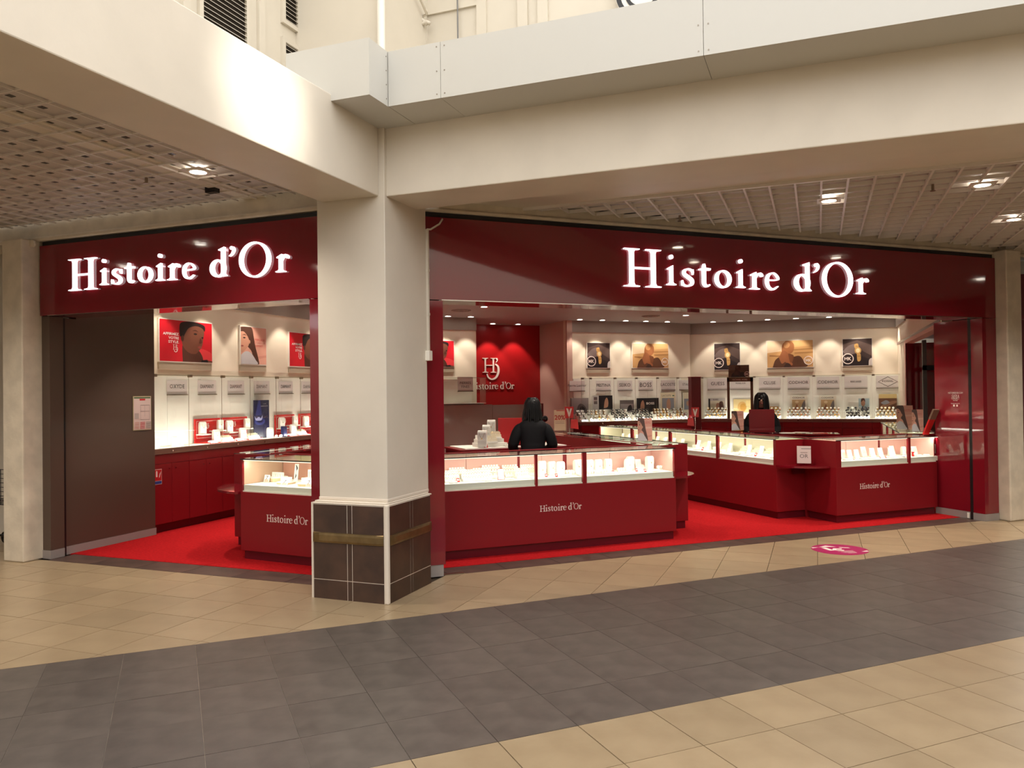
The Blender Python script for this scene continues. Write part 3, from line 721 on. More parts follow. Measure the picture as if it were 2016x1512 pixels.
# low grey screen and recess lettering
ug0 = on_v(868, 800, 7.0)[0]; ug1 = on_v(1066, 800, 7.0)[0]; zg = on_v(980, 796, 7.0)[1]
gs = thing('grey_screen', 'low grey glossy screen below the red recess wall', 'screen', uv(0, 7.0), RD)
um = (ug0+ug1)/2
MB().box(ug0, um-.003, 0, .05, .0, zg).build('panel', GREYG, gs); MB().box(um+.003, ug1, 0, .05, 0, zg-.01).build('panel', GREYG, gs); MB().box(ug1, ug1+.04, 0, .05, 0, zg).build('end_post', REDD, gs)
hl = thing('raised_lettering', 'cream monogram and shop name lettering on the red recess wall', 'lettering', uv(0, VR-.003), RD)
Mv = Matrix.Rotation(pi/2, 4, 'X')
mb = MB(); a_, za = on_v(965, 726, VR); monogram(mb, a_, za, .47, 0, .012, Mv); mb.build('monogram', INKW, hl)
mb = MB(); u1, z1 = on_v(1012, 766, VR); u0 = on_v(925, 766, VR)[0]; word(mb, u0, on_v(970, 766, VR)[1], u1, 0, .012, Mv); mb.build('name_lettering', INKW, hl)

# recessed lamps
def downlight(p, label, group, energy, aim=None, size=74, r=.055, color=(1, .89, .76), blend=.35, mall=False):
    t = thing('recessed_lamp', label, 'lamp', p, 0, group)
    MB().ring(ell(0, 0, r*1.35, r*1.35, 20), ell(0, 0, r, r, 20), -.006, .0).build('trim_ring', WHITE if mall else CHROME, t)
    MB().cyl((0, 0), r, .0, .004 if not mall else .012, 20).build('lens', LAMPW, t)
    lo = (p[0], p[1], p[2]-.02)
    lamp('lamp_light', 'SPOT', lo, energy, color, aim=aim or (p[0], p[1], 0), spot_size=radians(size), spot_blend=blend, shadow_soft_size=.03)
    return t
def hang(px, py, z): return on_z(px, py, z)
E_W = 30
for n_, (px, py) in enumerate(((1146, 628), (1191.5, 629), (1236, 630.5), (1279, 631), (1322, 632))):
    p = hang(px, py, ZC-.002); u_, v_ = to_uv(p); p = uv(u_, 7.30, ZC-.002)
    downlight(p, ORD[n_]+' recessed ceiling spot from the red recess along the watch wall', 'spots along the watch wall', E_W, uv(u_, 7.45, 0))
for n_, px in enumerate((1404, 1457, 1511, 1567, 1632, 1690, 1748)):
    x_ = on_y(px, 628, 16.85).x; downlight((x_, 16.85, ZC-.002), ORD[n_]+' recessed ceiling spot from the corner along the far back wall', 'spots along the far back wall', E_W, (x_, 17.0, 0))
for n_, px in enumerate((882, 927)):
    u_ = on_v(px, 628, 7.3)[0]; downlight(uv(u_, 7.3, ZC-.002), ['further', 'nearer'][n_]+' of two recessed ceiling spots left of the red recess', 'spots left of the recess', E_W, uv(u_, 7.45, 0))
for n_, px in enumerate((972, 1022)):
    u_ = on_v(px, 650, 8.55)[0]; downlight(uv(u_, 8.60, ZC-.002), ['left', 'right'][n_]+' of two recessed spots shining on the red recess wall', 'spots in the recess', 44, uv(u_, 8.74, 0), 78)
for n_, y_ in enumerate((7.35, 8.15, 8.95, 9.75, 10.55, 11.35, 12.1)):
    downlight((-7.18, y_, ZC-.002), ORD[n_]+' recessed ceiling spot from the entrance along the left shop wall', 'spots along the left shop wall', E_W, (-7.33, y_, 0))
for n_, y_ in enumerate((15.6, 16.2, 16.75)):
    downlight((XR-.3, y_, ZC-.002), ORD[n_]+' recessed ceiling spot from the front along the right shop wall', 'spots along the right shop wall', 25, (XR-.12, y_, 0), 50)
k = 0
for u_, v_ in ((1.1, .62), (3.8, .62), (5.8, .62), (2.2, 1.75), (1.4, 3.2), (3.85, 2.6), (3.9, 4.8), (5.9, 2.2), (7.0, 4.2), (2.4, 5.6), (6.6, 6.0)):
    downlight(uv(u_, v_, ZC-.002), 'recessed ceiling spot over the sales floor', 'spots over the sales floor', 112, size=80, blend=.6)
for x_, y_ in ((-6.3, 6.7), (-4.9, 7.0), (-6.4, 8.6), (-5.0, 9.0), (-6.3, 10.6)):
    downlight((x_, y_, ZC-.002), 'recessed ceiling spot over the left sales floor', 'spots over the left sales floor', 100, size=80, blend=.6)
for n_, (px, py) in enumerate(((908, 611), (1281, 622))):
    t = thing('air_diffuser', 'round slotted ceiling air diffuser ' + ('left of the red recess' if n_ == 0 else 'in front of the watch wall'), 'vent', tuple(hang(px, py, ZC-.001)))
    for r_ in (.17, .12, .07): MB().ring(ell(0, 0, r_, r_, 24), ell(0, 0, r_-.025, r_-.025, 24), -.012, 0).build('ring', BANDC, t)
    MB().cyl((0, 0), .03, -.012, 0, 16).build('hub', BLACK, t)
# mall ceiling lamps
for (px, py, z_), lb in (((390, 337, ZL), 'round recessed lamp in the left grid ceiling'), ((1632, 394, ZR), 'recessed lamp in the right grid ceiling above the sign'), ((1934, 363, ZR), 'recessed lamp in the right grid ceiling at the upper right edge'), ((1996, 431, ZR), 'recessed lamp in the right grid ceiling nearest the right pillar')):
    p = hang(px, py, z_); t = downlight((p.x, p.y, z_-.004), lb, 'lamps in the mall grid ceilings', 110, size=130, r=.062, color=(1, .9, .78), blend=1, mall=True)
    MB().box(-.098, .098, -.098, .098, .0, .004).build('mounting_plate', GRID, t)
for x_, y_ in ((-6.4, 4.2), (-6.2, 2.2), (-8.4, 3.4), (3.4, 9.4), (3.4, 12), (5.2, 11)):
    downlight((x_, y_, (ZL if x_ < 0 else ZR)-.004), 'recessed lamp in the mall grid ceiling outside the picture', 'further lamps in the mall grid ceilings', 110, size=130, r=.062, blend=1, color=(1, .9, .78), mall=True)

# ================================================================== COUNTERS
def counter(label, loc, rz, L, D, secs, back, endL=True, endR=True, name='display_counter', led=2.5, word_at=None, group=None, backs=2, x0=0, post=.035):
    """secs: list of (x0, x1) glazed bays along local x; y=0 is the customer side"""
    t = thing(name, label, 'counter', loc, rz, group)
    ZB, ZT = .655, .978
    MB().box(x0+.02, L-.02, .03, D-.03, .0, .09).build('plinth', REDD, t)
    MB().box(x0, L, 0, D, .09, ZB).build('body', RED, t, bev=.003)
    MB().box(x0+.004, L-.004, .012, D-.012, ZB, ZB+.012).build('tray_base', WHITE, t)
    MB().box(x0, L, D-.02, D, ZB, ZT-.012).build('back_board', RED, t)
    prev = x0
    for k, (a, b) in enumerate(secs):
        MB().box(a+.004, b-.004, .02, D-.03, ZB+.012, ZB+.068).build('display_tray', WHITE, t, bev=.003)
        for q in range(backs):
            w = (b-a)/backs; MB().box(a+q*w+.002, a+(q+1)*w-.002, D-.032, D-.022, ZB+.068, ZT-.014).build('back_panel', back, t)
        MB().box(a, b, .0, .006, ZB, ZT-.012).build('front_glass', GLASS, t)
        MB().box(a+.01, b-.01, .010, .022, ZT-.022, ZT-.014).build('light_strip', LED, t)
        la = lamp('case_light', 'AREA', ((a+b)/2, .03, ZT-.03), led*(b-a), (1, .92, .80), parent=t, shape='RECTANGLE', size=b-a-.04, size_y=.02)
        la.rotation_euler = (radians(38), 0, 0)
        if a-prev > .004: MB().box(prev, a, 0, .03, ZB, ZT-.012).build('post', RED, t)
        prev = b
    if L-prev > .004: MB().box(prev, L, 0, .03, ZB, ZT-.012).build('post', RED, t)
    for e_, xe in ((endL, x0+.0125), (endR, L-.0155)):
        if e_: MB().box(xe, xe+.003, .032, D-.032, ZB+.068, ZT-.014).build('end_lining', back, t)
    if endL: MB().box(x0, x0+.012, .03, D-.02, ZB, ZT-.012).build('end_panel', RED, t)
    if endR: MB().box(L-.012, L, .03, D-.02, ZB, ZT-.012).build('end_panel', RED, t)
    MB().box(x0, L, .0, D, ZT-.012, ZT).build('top_glass', TOPGLASS, t)
    MB().box(x0, L, -.003, .0, ZT-.012, ZT-.002).build('edge_trim', BLACK, t)
    MB().box(x0, L, D-.03, D+.004, ZT, ZT+.006).build('rear_trim', RED, t)
    if word_at:
        mb = MB(); word(mb, word_at[0], word_at[1], word_at[2], 0, .002, Matrix.Rotation(pi/2, 4, 'X'), .8); mb.build('name_lettering', INKW, t)
    return t
ZTRAY = .655+.0695
VF = .555
def uw(pxa, pya, pxb, pyb, v): a_, z_ = on_v(pxa, pya, v); b_, z2 = on_v(pxb, pyb, v); return (a_, (z_+z2)/2, b_)
sF = [-.03] + [on_v(px, 920, VF)[0] for px in (1054, 1058.5, 1147.5, 1155, 1328)]
cF = counter('long red glass-topped jewellery counter right of the column', uv(0, VF), RD, 2.73, .50, [(sF[0], sF[1]), (sF[2], sF[3]), (sF[4], sF[5])], PINK, x0=-.05, word_at=uw(1063, 1006.5, 1145, 1003, VF-.002))
def local_arm(u_, v0, v1, D, secs, back, label, face, **kw):
    """counter running into the shop; face=-1: glass towards -u (left), +1: towards +u"""
    if face < 0: return counter(label, uv(u_, v1), RD-pi/2, v1-v0, D, [(v1-b, v1-a) for a, b in secs[::-1]], back, **kw)
    return counter(label, uv(u_, v0), RD+pi/2, v1-v0, D, [(a-v0, b-v0) for a, b in secs], back, **kw)
cF2 = local_arm(3.225, 1.06, 4.3, .50, [(1.2, 2.2), (2.24, 3.2), (3.24, 4.2)], PINK, 'red glass-topped counter arm behind the black-jacketed shop assistant', +1, backs=1)
vs = [to_uv(on_z(px, 870, .85)) for px in (1178, 1523)]
def arm_v(px, py): 
    d = ray(px, py); c = Vector((0, 0, HC)); k = (4.53-(c-O2).dot(DD))/d.dot(DD); p = c+d*k; return (p-O2).dot(NN)
AV = [arm_v(px, 860) for px in (1523, 1413, 1409, 1320, 1316, 1245, 1241, 1180)]
CREAMB = mat('cream_board', rgb(226, 216, 186), .55)
cU = local_arm(4.53, 1.105, AV[-1]+.03, .50, [(AV[0]+.01, AV[1]), (AV[2], AV[3]), (AV[4], AV[5]), (AV[6], AV[7])], CREAMB, 'red glass-fronted counter arm along the central aisle', -1, backs=2)
VU = .575
sU = [on_v(px, 890, VU)[0] for px in (1656, 1789, 1793, 1851)]
cU2 = counter('red glass-fronted counter at the right end of the shopfront', uv(0, VU), RD, 6.58, .50, [(sU[0], sU[1]), (sU[2], sU[3])], PINK, x0=4.955, word_at=uw(1693, 962, 1752, 959.5, VU-.002))
MB().box(4.96, 5.028, .5055, .527, 0, .966).build('corner_filler', RED, cU2)
# counter along the right shop wall
cR = counter('red glass-topped counter along the right shop wall', (1.02, 15.3, 0), -pi/2, 3.45, .45, [(.05, 1.2), (1.25, 2.3), (2.35, 3.4)], CREAMB, backs=1)
# left counter and its rear arm
LX, LY = -5.243, 6.188; LR = radians(-5.5)
Mi = (Matrix.Translation((LX, LY, 0)) @ Matrix.Rotation(LR, 4, 'Z')).inverted()
def lcl(px, py, z=None):
    """pixel -> local x, z on the front of the left counter"""
    n_ = Vector((sin(LR), -cos(LR), 0)); d = ray(px, py); c = Vector((0, 0, HC)); k = (Vector((LX, LY, 0))-c).dot(n_)/d.dot(n_); return Mi @ (c+d*k)
w0, w1 = lcl(525, 1028), lcl(606, 1030)
cL = counter('red glass-topped counter seen left of the column', (LX, LY, 0), LR, 1.22, .60, [(.02, 1.20)], mat('blush_board', rgb(214, 176, 150), .55), word_at=(w0.x, (w0.z+w1.z)/2-.005, w1.x), led=2.8)
cL2 = counter('red counter arm behind the left counter', (-5.80, 10.2, 0), -pi/2, 3.45, .50, [(.1, 1.1), (1.14, 2.2), (2.24, 3.3)], PINK, backs=1)
# rounded shelves in the counter corners
def shelf(label, loc, rz, r0, a0, a1, z):
    t = thing('corner_shelf', label, 'shelf', loc, rz)
    pts = [(0, 0)]+[(r0*cos(a0+(a1-a0)*i/24), r0*sin(a0+(a1-a0)*i/24)) for i in range(25)]
    MB().prism(pts, z-.022, z).build('shelf_top', LACQ, t)
    MB().box(.02*(1 if cos((a0+a1)/2) > 0 else -1), .2*(1 if cos((a0+a1)/2) > 0 else -1), -.03, -.01, z-.12, z-.022).build('bracket', REDD, t)
    return t
shelf('small rounded red shelf at the right end of the long counter', uv(2.735, 1.055), RD, .47, -pi/2, 0, .66)
sh2 = shelf('rounded red shelf in the notch between two red counters', uv(4.945, 1.093), RD, .43, -pi, -pi/2, .665)
shelf('small rounded red shelf at the left end of the left counter', (-5.25, 6.74, 0), 0, .58, -pi, -pi/2, .655)
# ================================================================== WALL DISPLAY CABINETS
WOODB = mat('brown_shelf_edge', rgb(120, 92, 76), .4)
CARD = mat('placard_card', rgb(220, 208, 204), .5)
def cabinet(label, loc, rz, w, D, n_doors, led, zs=.98, zt=1.835, red=RED):
    """wall cabinet: local x along wall, y=0 front (towards the shop), +y to the wall"""
    w -= .002
    t = thing('display_cabinet', label, 'cabinet', loc, rz, None)
    MB().box(0, w, .05, D, 0, .10).build('plinth', REDD, t)
    MB().box(0, w, .02, D, .10, .90).build('base_body', REDD, t)
    for k in range(n_doors):
        dw = w/n_doors; do = MB().box(k*dw+.002, (k+1)*dw-.002, 0, .02, .105, .80).build('door', red, t, bev=.002)
        x_ = k*dw+(dw-.05 if k % 2 == 0 else .05)
        MB().cyl((0, 0), .008, 0, .012, 10, upright((x_, -.0, .74))).build('knob', CHROME, do)
    MB().box(0, w, .0, .03, .805, .91).build('apron', red, t)
    MB().box(0, w, -.012, D, .915, zs-.005).build('shelf_edge', WOODB, t)
    MB().cyl((0, 0), .009, 0, .008, 10, upright((w*.5, -.012, .945))).build('lock', CHROME, t)
    MB().box(0, w, .01, D-.01, zs-.005, zs).build('shelf_top', WHITE, t)
    MB().box(0, w, D-.02, D, zs, zt).build('back_board', WHITE, t)
    g_ = MB().box(.002, w-.002, .0, .006, zs, zt).build('glass_pane', GLASS, t)
    MB().box(.0, .002, .0, .006, zs, zt).build('pane_edge', STEEL, t)
    MB().box(0, w, -.001, .007, zt, zt+.006).build('top_trim', STEEL, t)
    MB().box(.0, .05, -.012, .02, zt-.02, zt+.012).build('clamp', STEEL, t)
    if led:
        l_ = lamp('cabinet_light', 'AREA', (w/2, .03, zs+.015), led*w, (1, .92, .82), parent=t, shape='RECTANGLE', size=w-.04, size_y=.02)
        l_.rotation_euler = (radians(128), 0, 0)
    return t
def placard(body, cx, cz, loc, rz, label, w=.36, h=.2, th=.05, fw=None, sub=None, diamond=False):
    t = thing('name_placard', label, 'placard', loc, rz)
    M_ = Matrix.Translation((cx, -.0, cz)) @ Matrix.Rotation(pi/2, 4, 'X')
    MB().box(-w/2, w/2, -h/2, h/2, 0, .004, M_).build('card', CARD, t); MB().box(-w/2, w/2, -h/2-.012, -h/2, 0, .02, M_).build('ledge', STEEL, t)  # steel strip put in for the shadow line under the card
    mb = MB(); put_text(mb, body, 0, .01 if not sub else .02, th, .0055, M_, w=fw)
    if sub: put_text(mb, sub, 0, -.05, th, .0055, M_)
    if diamond:
        o = [(-w*.42, 0), (0, -h*.42), (w*.42, 0), (0, h*.42)]; i_ = [(p[0]*.94, p[1]*.90) for p in o]; mb.ring(o, i_, .0045, .0055, M_)
    mb.build('lettering', INKD, t); return t
# left wall: front of the cabinets stands at x = -7.13
XF = -7.13; DL = .36
ye = [6.96] + [on_x(px, 800, XF).y for px in (372, 437, 493, 544, 592)]+[on_x(592, 800, XF).y+.95, on_x(592, 800, XF).y+1.9]
names = ['OXYDE', 'DIAMANT', 'DIAMANT', 'DIAMANT', 'DIAMANT', 'DIAMANT', 'DIAMANT']
ordw = ['nearest the grey-brown panel', 'second from the grey-brown panel', 'third from the grey-brown panel', 'fourth from the grey-brown panel', 'fifth from the grey-brown panel', 'sixth from the grey-brown panel', 'furthest along the left wall']
LBAY = []
for k in range(7):
    w_ = ye[k+1]-ye[k]
    # local x runs towards -Y for a wall on the left whose front faces +X
    c_ = cabinet('white lit jewellery cabinet on the left wall, ' + ordw[k], (XF, ye[k], 0), pi/2, w_, DL, 2, 3.2)
    LBAY.append((ye[k], ye[k+1]))
    xp_ = XF-DL+.022; pa, pb = ((328, 368), (389, 425), (448, 480), (500, 530), (548.5, 576), (593, 620), (632, 656))[k]; a_, b_ = on_x(pa, 758, xp_).y, on_x(pb, 758, xp_).y
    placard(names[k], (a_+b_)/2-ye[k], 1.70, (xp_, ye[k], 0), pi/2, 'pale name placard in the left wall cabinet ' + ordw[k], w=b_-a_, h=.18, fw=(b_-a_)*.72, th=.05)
# watch wall (along u) : front at v = 7.2
VFA = 7.2; DA = .38
ua = [UA+.13]+[on_v(px, 780, VFA)[0] for px in (1161, 1209, 1251, 1293, 1333, 1361)]
na = [('Pierre Lannier', .05), ('FESTINA', .06), ('SEIKO', .07), ('BOSS', .09), ('LACOSTE', .06), ('STAG', .05)]
oa = ['nearest the red recess', 'second from the red recess', 'third from the red recess', 'fourth from the red recess', 'fifth from the red recess', 'left of the maroon post']
for k in range(6):
    w_ = ua[k+1]-ua[k]
    cabinet('white lit watch cabinet on the watch wall, ' + oa[k], uv(ua[k], VFA), RD, w_, DA, 1, 3.0)
    uc_ = on_v((1136, 1188, 1230, 1271, 1315, 1350)[k], 755, VFA+DA-.022)[0]
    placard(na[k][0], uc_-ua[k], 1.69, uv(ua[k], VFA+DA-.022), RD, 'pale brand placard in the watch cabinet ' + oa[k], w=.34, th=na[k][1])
# maroon corner post
cp = on_v(1361, 780, VFA)[0]
pc = thing('corner_post', 'maroon post in the corner between the two watch walls', 'post', uv(cp+.0, VFA), RD)
MB().box(.01, .24, .0, .12, 0, 1.84).build('post_body', REDD, pc, bev=.004); MB().box(.005, .245, -.004, .124, 1.84, 1.855).build('post_cap', RED, pc)
# far back wall: front at y = 16.78
YFB = 16.78; DB = .38
xb_ = [on_y(px, 780, YFB).x for px in (1380, 1432, 1483, 1541, 1600, 1658, 1717, 1776)]
nb = [('GUESS', .07), ('MICHAEL KORS', .035), ('CLUSE', .06), ('CODHOR', .06), ('CODHOR', .06), ('PIERRE LANNIER', .035), ('FOSSIL', .035)]
ob = ['right of the maroon post', 'with the brown frame', 'just right of the brown frame', 'fourth from the maroon corner post', 'third from the right wall', 'second from the right wall', 'nearest the right wall']
for k in range(7):
    w_ = xb_[k+1]-xb_[k]
    cabinet('white lit watch cabinet on the far back wall, ' + ob[k], (xb_[k], YFB, 0), 0, w_, DB, 1, 3.0)
    xc_ = on_y((1413, 1458, 1515, 1572, 1630, 1685, 1748)[k], 755, YFB+DB-.022).x
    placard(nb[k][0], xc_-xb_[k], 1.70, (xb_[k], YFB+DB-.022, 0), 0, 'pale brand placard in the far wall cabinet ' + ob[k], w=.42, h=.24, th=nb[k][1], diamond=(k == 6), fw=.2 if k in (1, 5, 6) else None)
# brown framed stand with a photo box on top
bf = thing('framed_stand', 'brown framed display with a dark photo board on top', 'display', (xb_[1], YFB-.01, .98))
w_ = xb_[2]-xb_[1]; BRF = mat('bronze_frame', rgb(104, 74, 52), .35, metal=.4)
for b_ in ((0, .05, 0, .84), (w_-.05, w_, 0, .84)): MB().box(b_[0], b_[1], -.03, .0, b_[2], b_[3]).build('frame_side', BRF, bf)
MB().box(0, w_, -.03, 0, .76, .85).build('frame_head', BRF, bf)
mb = MB(); put_text(mb, 'MICHAEL KORS', w_/2, .80, .03, .0, Matrix.Translation((0, -.031, 0)) @ Matrix.Rotation(pi/2, 4, 'X')); mb.build('lettering', INKW, bf)

# gemstone case left of the recess, above the grey screen
u0, u1 = on_v(868, 770, 6.95)[0], on_v(957, 770, 6.95)[0]; z0, z1 = on_v(920, 794, 6.95)[1], on_v(920, 744, 6.95)[1]
pf = thing('gem_case', 'glass case with a pale placard left of the red recess', 'case', uv(u0, 6.95), RD)
wp = u1-u0
MB().box(0, wp*.8, .30, .32, z0, z1-.02).build('back_board', WHITE, pf); MB().box(0, wp, -.0, .32, z0-.006, z0).build('base_board', WHITE, pf)
MB().box(0, wp, 0, .006, z0, z1).build('glass_pane', GLASS, pf); MB().box(wp-.006, wp, .006, .32, z0, z1).build('glass_pane', GLASS, pf); MB().box(0, wp, .0, .007, z1, z1+.006).build('top_trim', STEEL, pf)
MB().box(-.0, wp, .12, .3, 0, z0-.008).build('base_body', GREYG, pf)
uc = on_v(916, 755, 7.24)[0]-u0
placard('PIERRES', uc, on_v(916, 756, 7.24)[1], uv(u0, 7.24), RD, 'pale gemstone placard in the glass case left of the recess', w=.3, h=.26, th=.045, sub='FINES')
# ================================================================== POSTERS, CARDS, PRINTED BOARDS
def C(r, g, b, rough=.45): return mat('print_%d_%d_%d' % (r, g, b), rgb(r, g, b), rough)
def art(name, w, h, M, shapes, texts, parent, z=.0006):
    """flat print: shapes (colour, normalised polygon), texts (colour, body, cx, cy, height, width)"""
    mb = MB(); mats = []
    def idx(m):
        if m not in mats: mats.append(m)
        return mats.index(m)
    k = 0
    for m, pts in shapes:
        mb.mi = idx(m); mb.flat([(p[0]*w, p[1]*h) for p in pts], z+k*.0003, M); k += 1
    for tx in texts:
        mb.mi = idx(tx[0]); put_text(mb, tx[1], tx[2]*w, tx[3]*h, tx[4]*h, z+k*.0003, M, w=tx[5]*w if len(tx) > 5 and tx[5] else None, bold=tx[6] if len(tx) > 6 else 0)
    o = mb.build(name, mats, parent); return o
RECT = [(0, 0), (1, 0), (1, 1), (0, 1)]
def E_(cx, cy, rx, ry, n=20): return ell(cx, cy, rx, ry, n)
def sm(pts, n=5):
    q = smooth_path([tuple(p)+() for p in pts]+[tuple(pts[0])], n); return [(min(1, max(0, a)), min(1, max(0, b))) for a, b in q[:-1]]
RED_P = C(206, 24, 40); SK1 = C(120, 72, 54); SK1D = C(88, 50, 38); HAIR = C(36, 24, 22); PEACH = C(226, 166, 146); SK2 = C(206, 150, 124); HAIR2 = C(84, 54, 42); SHIRT = C(206, 204, 206); LIP = C(150, 70, 64); EYE = C(30, 20, 18); WHT = C(238, 228, 222)
def art_style(w, h, M, par):
    S_ = [(RED_P, RECT), (C(226, 60, 66), sm([(.55, .02), (1, .02), (1, .22), (.8, .34), (.66, .3)])),
          (SK1D, sm([(.42, .0), (.42, .42), (.56, .3), (.74, .28), (.80, .0)])),
          (SK1, sm([(.40, .62), (.42, .40), (.52, .24), (.66, .20), (.74, .30), (.80, .42), (.82, .58), (.84, .74), (.80, .9), (.62, .93), (.46, .86)])),
          (HAIR, sm([(.37, .62), (.36, .82), (.40, .96), (.62, 1.0), (.84, .93), (.85, .78), (.80, .86), (.68, .90), (.54, .84), (.47, .70), (.43, .60)])),
          (SK1D, E_(.415, .57, .028, .075)), (EYE, E_(.665, .70, .034, .022)), (EYE, E_(.805, .62, .02, .022)), (HAIR, sm([(.60, .765), (.66, .80), (.73, .76), (.66, .785)])), (SK1D, sm([(.76, .62), (.80, .5), (.74, .48)])),
          (LIP, sm([(.70, .38), (.76, .41), (.79, .37), (.75, .33)])), (C(20, 18, 20), [(.78, .0), (.78, .05), (.9, .07), (.92, .0)]), (SK1, [(.92, 0), (.9, .06), (1, .03), (1, 0)])]
    T_ = [(WHT, 'AFFIRMEZ', .20, .66, .062, .29, .02), (WHT, 'VOTRE', .25, .565, .062, .19, .02), (WHT, 'STYLE.', .25, .47, .062, .195, .02)]
    o = art('printed_image', w, h, M, S_, T_, par)
    mb = MB(); monogram(mb, .275*w, .315*h, .19*h, .004, .006, M, .6); mb.build('monogram', INKW, par)
def art_ears(w, h, M, par, text=True):
    S_ = [(PEACH, RECT), (C(234, 190, 170), [(0, .5), (1, .55), (1, .62), (0, .6)]), (C(214, 150, 130), [(.5, .12), (1, .2), (1, .26), (.5, .2)]),
          (HAIR2, sm([(.0, .98), (.18, 1.0), (.42, .98), (.50, .72), (.56, .48), (.66, .2), (.70, .0), (.5, .05), (.42, .32), (.3, .44), (.15, .5), (.0, .5)])),
          (SK2, sm([(.0, .86), (.12, .86), (.26, .74), (.32, .6), (.26, .46), (.10, .34), (.0, .34)])), (EYE, E_(.13, .70, .05, .018)), (HAIR2, sm([(.04, .765), (.14, .80), (.22, .76), (.13, .778)])), (LIP, E_(.05, .48, .05, .022)), (SK2, E_(.33, .6, .03, .05)),
          (SHIRT, sm([(.0, .24), (.18, .34), (.38, .30), (.56, .12), (.62, .0), (.0, .0)]))]
    T_ = [(INKR, 'PERÇAGE', .74, .665, .05, .38), (INKR, "D'OREILLES", .74, .585, .05, .44), (INKR, 'OFFERT', .70, .50, .05, .3)] if text else [(INKR, 'OFFERT', .7, .82, .035, .4), (INKR, 'PERÇAGE', .7, .76, .03, .4)]
    art('printed_image', w, h, M, S_, T_, par)
DBR = C(58, 44, 42); DBR2 = C(92, 74, 68); GOLDP = C(204, 160, 96)
def mk_ring(mb_par, w, h, M, cx, cy, r, name='emblem'):
    mb = MB(); mb.ring(ell(cx, cy, r, r, 28), ell(cx, cy, r*.84, r*.84, 28), .003, .005, M); put_text(mb, 'MK', cx, cy, r*.62, .005, M, w=r*1.25, bold=.02); mb.build(name, INKW, mb_par)
def art_watch(w, h, M, par):
    S_ = [(DBR, RECT), (DBR2, [(0, .62), (.55, .62), (1, .35), (1, .75), (.5, .95), (0, .8)]), (C(124, 108, 104), sm([(.0, .55), (.2, .75), (.45, .8), (.6, .6), (.4, .45), (.1, .42)])), (C(40, 30, 32), [(0, 0), (1, 0), (1, .2), (.5, .42), (0, .3)]),
          (GOLDP, sm([(.40, .80), (.52, .82), (.54, .68), (.46, .64), (.40, .68)])), (GOLDP, E_(.52, .56, .115, .13)), (C(240, 220, 170), E_(.52, .56, .07, .085)), (GOLDP, sm([(.48, .44), (.60, .44), (.62, .25), (.58, .16), (.50, .18)])), (C(150, 112, 60), [(.45, .72), (.52, .70), (.52, .72), (.45, .74)]), (C(150, 112, 60), [(.5, .34), (.61, .34), (.61, .36), (.5, .36)]), (C(200, 190, 184), sm([(.88, .0), (1, .0), (1, .26), (.9, .2)]))]
    art('printed_image', w, h, M, S_, [], par); mk_ring(par, w, h, M, .17*w, .26*h, .22*w*.92)
def art_beach(w, h, M, par, dark=False):
    f = (lambda r, g, b: C(int(r*.45), int(g*.42), int(b*.42))) if dark else C
    S_ = [(f(206, 160, 104), RECT), (f(232, 206, 170), [(0, .55), (.4, .62), (.4, 1), (0, 1)]), (f(224, 180, 120), [(.6, .75), (1, .8), (1, 1), (.55, 1)]), (f(176, 128, 78), [(.55, .62), (1, .66), (1, .7), (.55, .67)]), (f(176, 128, 78), [(.6, .5), (1, .52), (1, .57), (.6, .55)]), (f(164, 116, 70), [(.05, .42), (.35, .4), (.35, .44), (.05, .47)]),
          (f(92, 58, 40), sm([(.12, .0), (.18, .28), (.32, .42), (.5, .36), (.7, .42), (.8, .22), (.84, .0)])), (f(168, 108, 66), sm([(.32, .62), (.34, .85), (.42, .98), (.52, .97), (.59, .85), (.58, .62), (.5, .5), (.38, .5)])), (f(204, 150, 98), E_(.43, .84, .07, .12)),
          (f(150, 92, 58), sm([(.26, .36), (.34, .62), (.44, .56), (.5, .3), (.56, .10), (.48, .06), (.40, .2), (.32, .14)])), (f(120, 72, 44), sm([(.46, .52), (.58, .44), (.56, .22), (.5, .2)])), (f(60, 40, 34), sm([(.36, .0), (.42, .16), (.5, .12), (.52, .0)]))]
    art('printed_image', w, h, M, S_, [], par); mk_ring(par, w, h, M, .9*w, .24*h, .10*w if not dark else .13*w)
def poster(label, loc, rz, w, h, fn, frame=WHITE, **kw):
    t = thing('framed_poster', label, 'poster', loc, rz)
    M_ = Matrix.Translation((0, -.031, 0)) @ Matrix.Rotation(pi/2, 4, 'X')
    MB().box(-.012, w+.012, -.03, .0, -.012, h+.012).build('frame', frame, t)
    MB().box(-.004, w+.004, -.022, .0, -.10, -.012).build('ledge_shadow', mat('poster_ledge_shadow', rgb(176, 160, 138), .5), t)  # ledge below the frame, toned as the lightbox's shadow
    fn(w, h, M_, t, **kw); return t
XW = -7.5
def px_left(x0, y0, x1, y1):
    a_, b_ = on_x(x0, (y0+y1)/2, XW+.03), on_x(x1, (y0+y1)/2, XW+.03)
    return a_.y, on_x(x0, y1, XW+.03).z, b_.y-a_.y, on_x(x0, y0, XW+.03).z-on_x(x0, y1, XW+.03).z
y_, z_, w_, h_ = px_left(314, 627, 417, 710)
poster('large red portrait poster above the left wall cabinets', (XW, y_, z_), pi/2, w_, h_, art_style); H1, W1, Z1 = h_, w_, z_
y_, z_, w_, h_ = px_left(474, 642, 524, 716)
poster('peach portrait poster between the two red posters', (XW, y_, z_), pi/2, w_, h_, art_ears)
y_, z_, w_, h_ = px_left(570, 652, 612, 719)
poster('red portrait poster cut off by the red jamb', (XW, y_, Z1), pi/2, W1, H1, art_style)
def px_v(x0, y0, x1, y1, v): a_, zt = on_v(x0, y0, v); b_, zb = on_v(x1, y1, v); return a_, zb, b_-a_, zt-zb
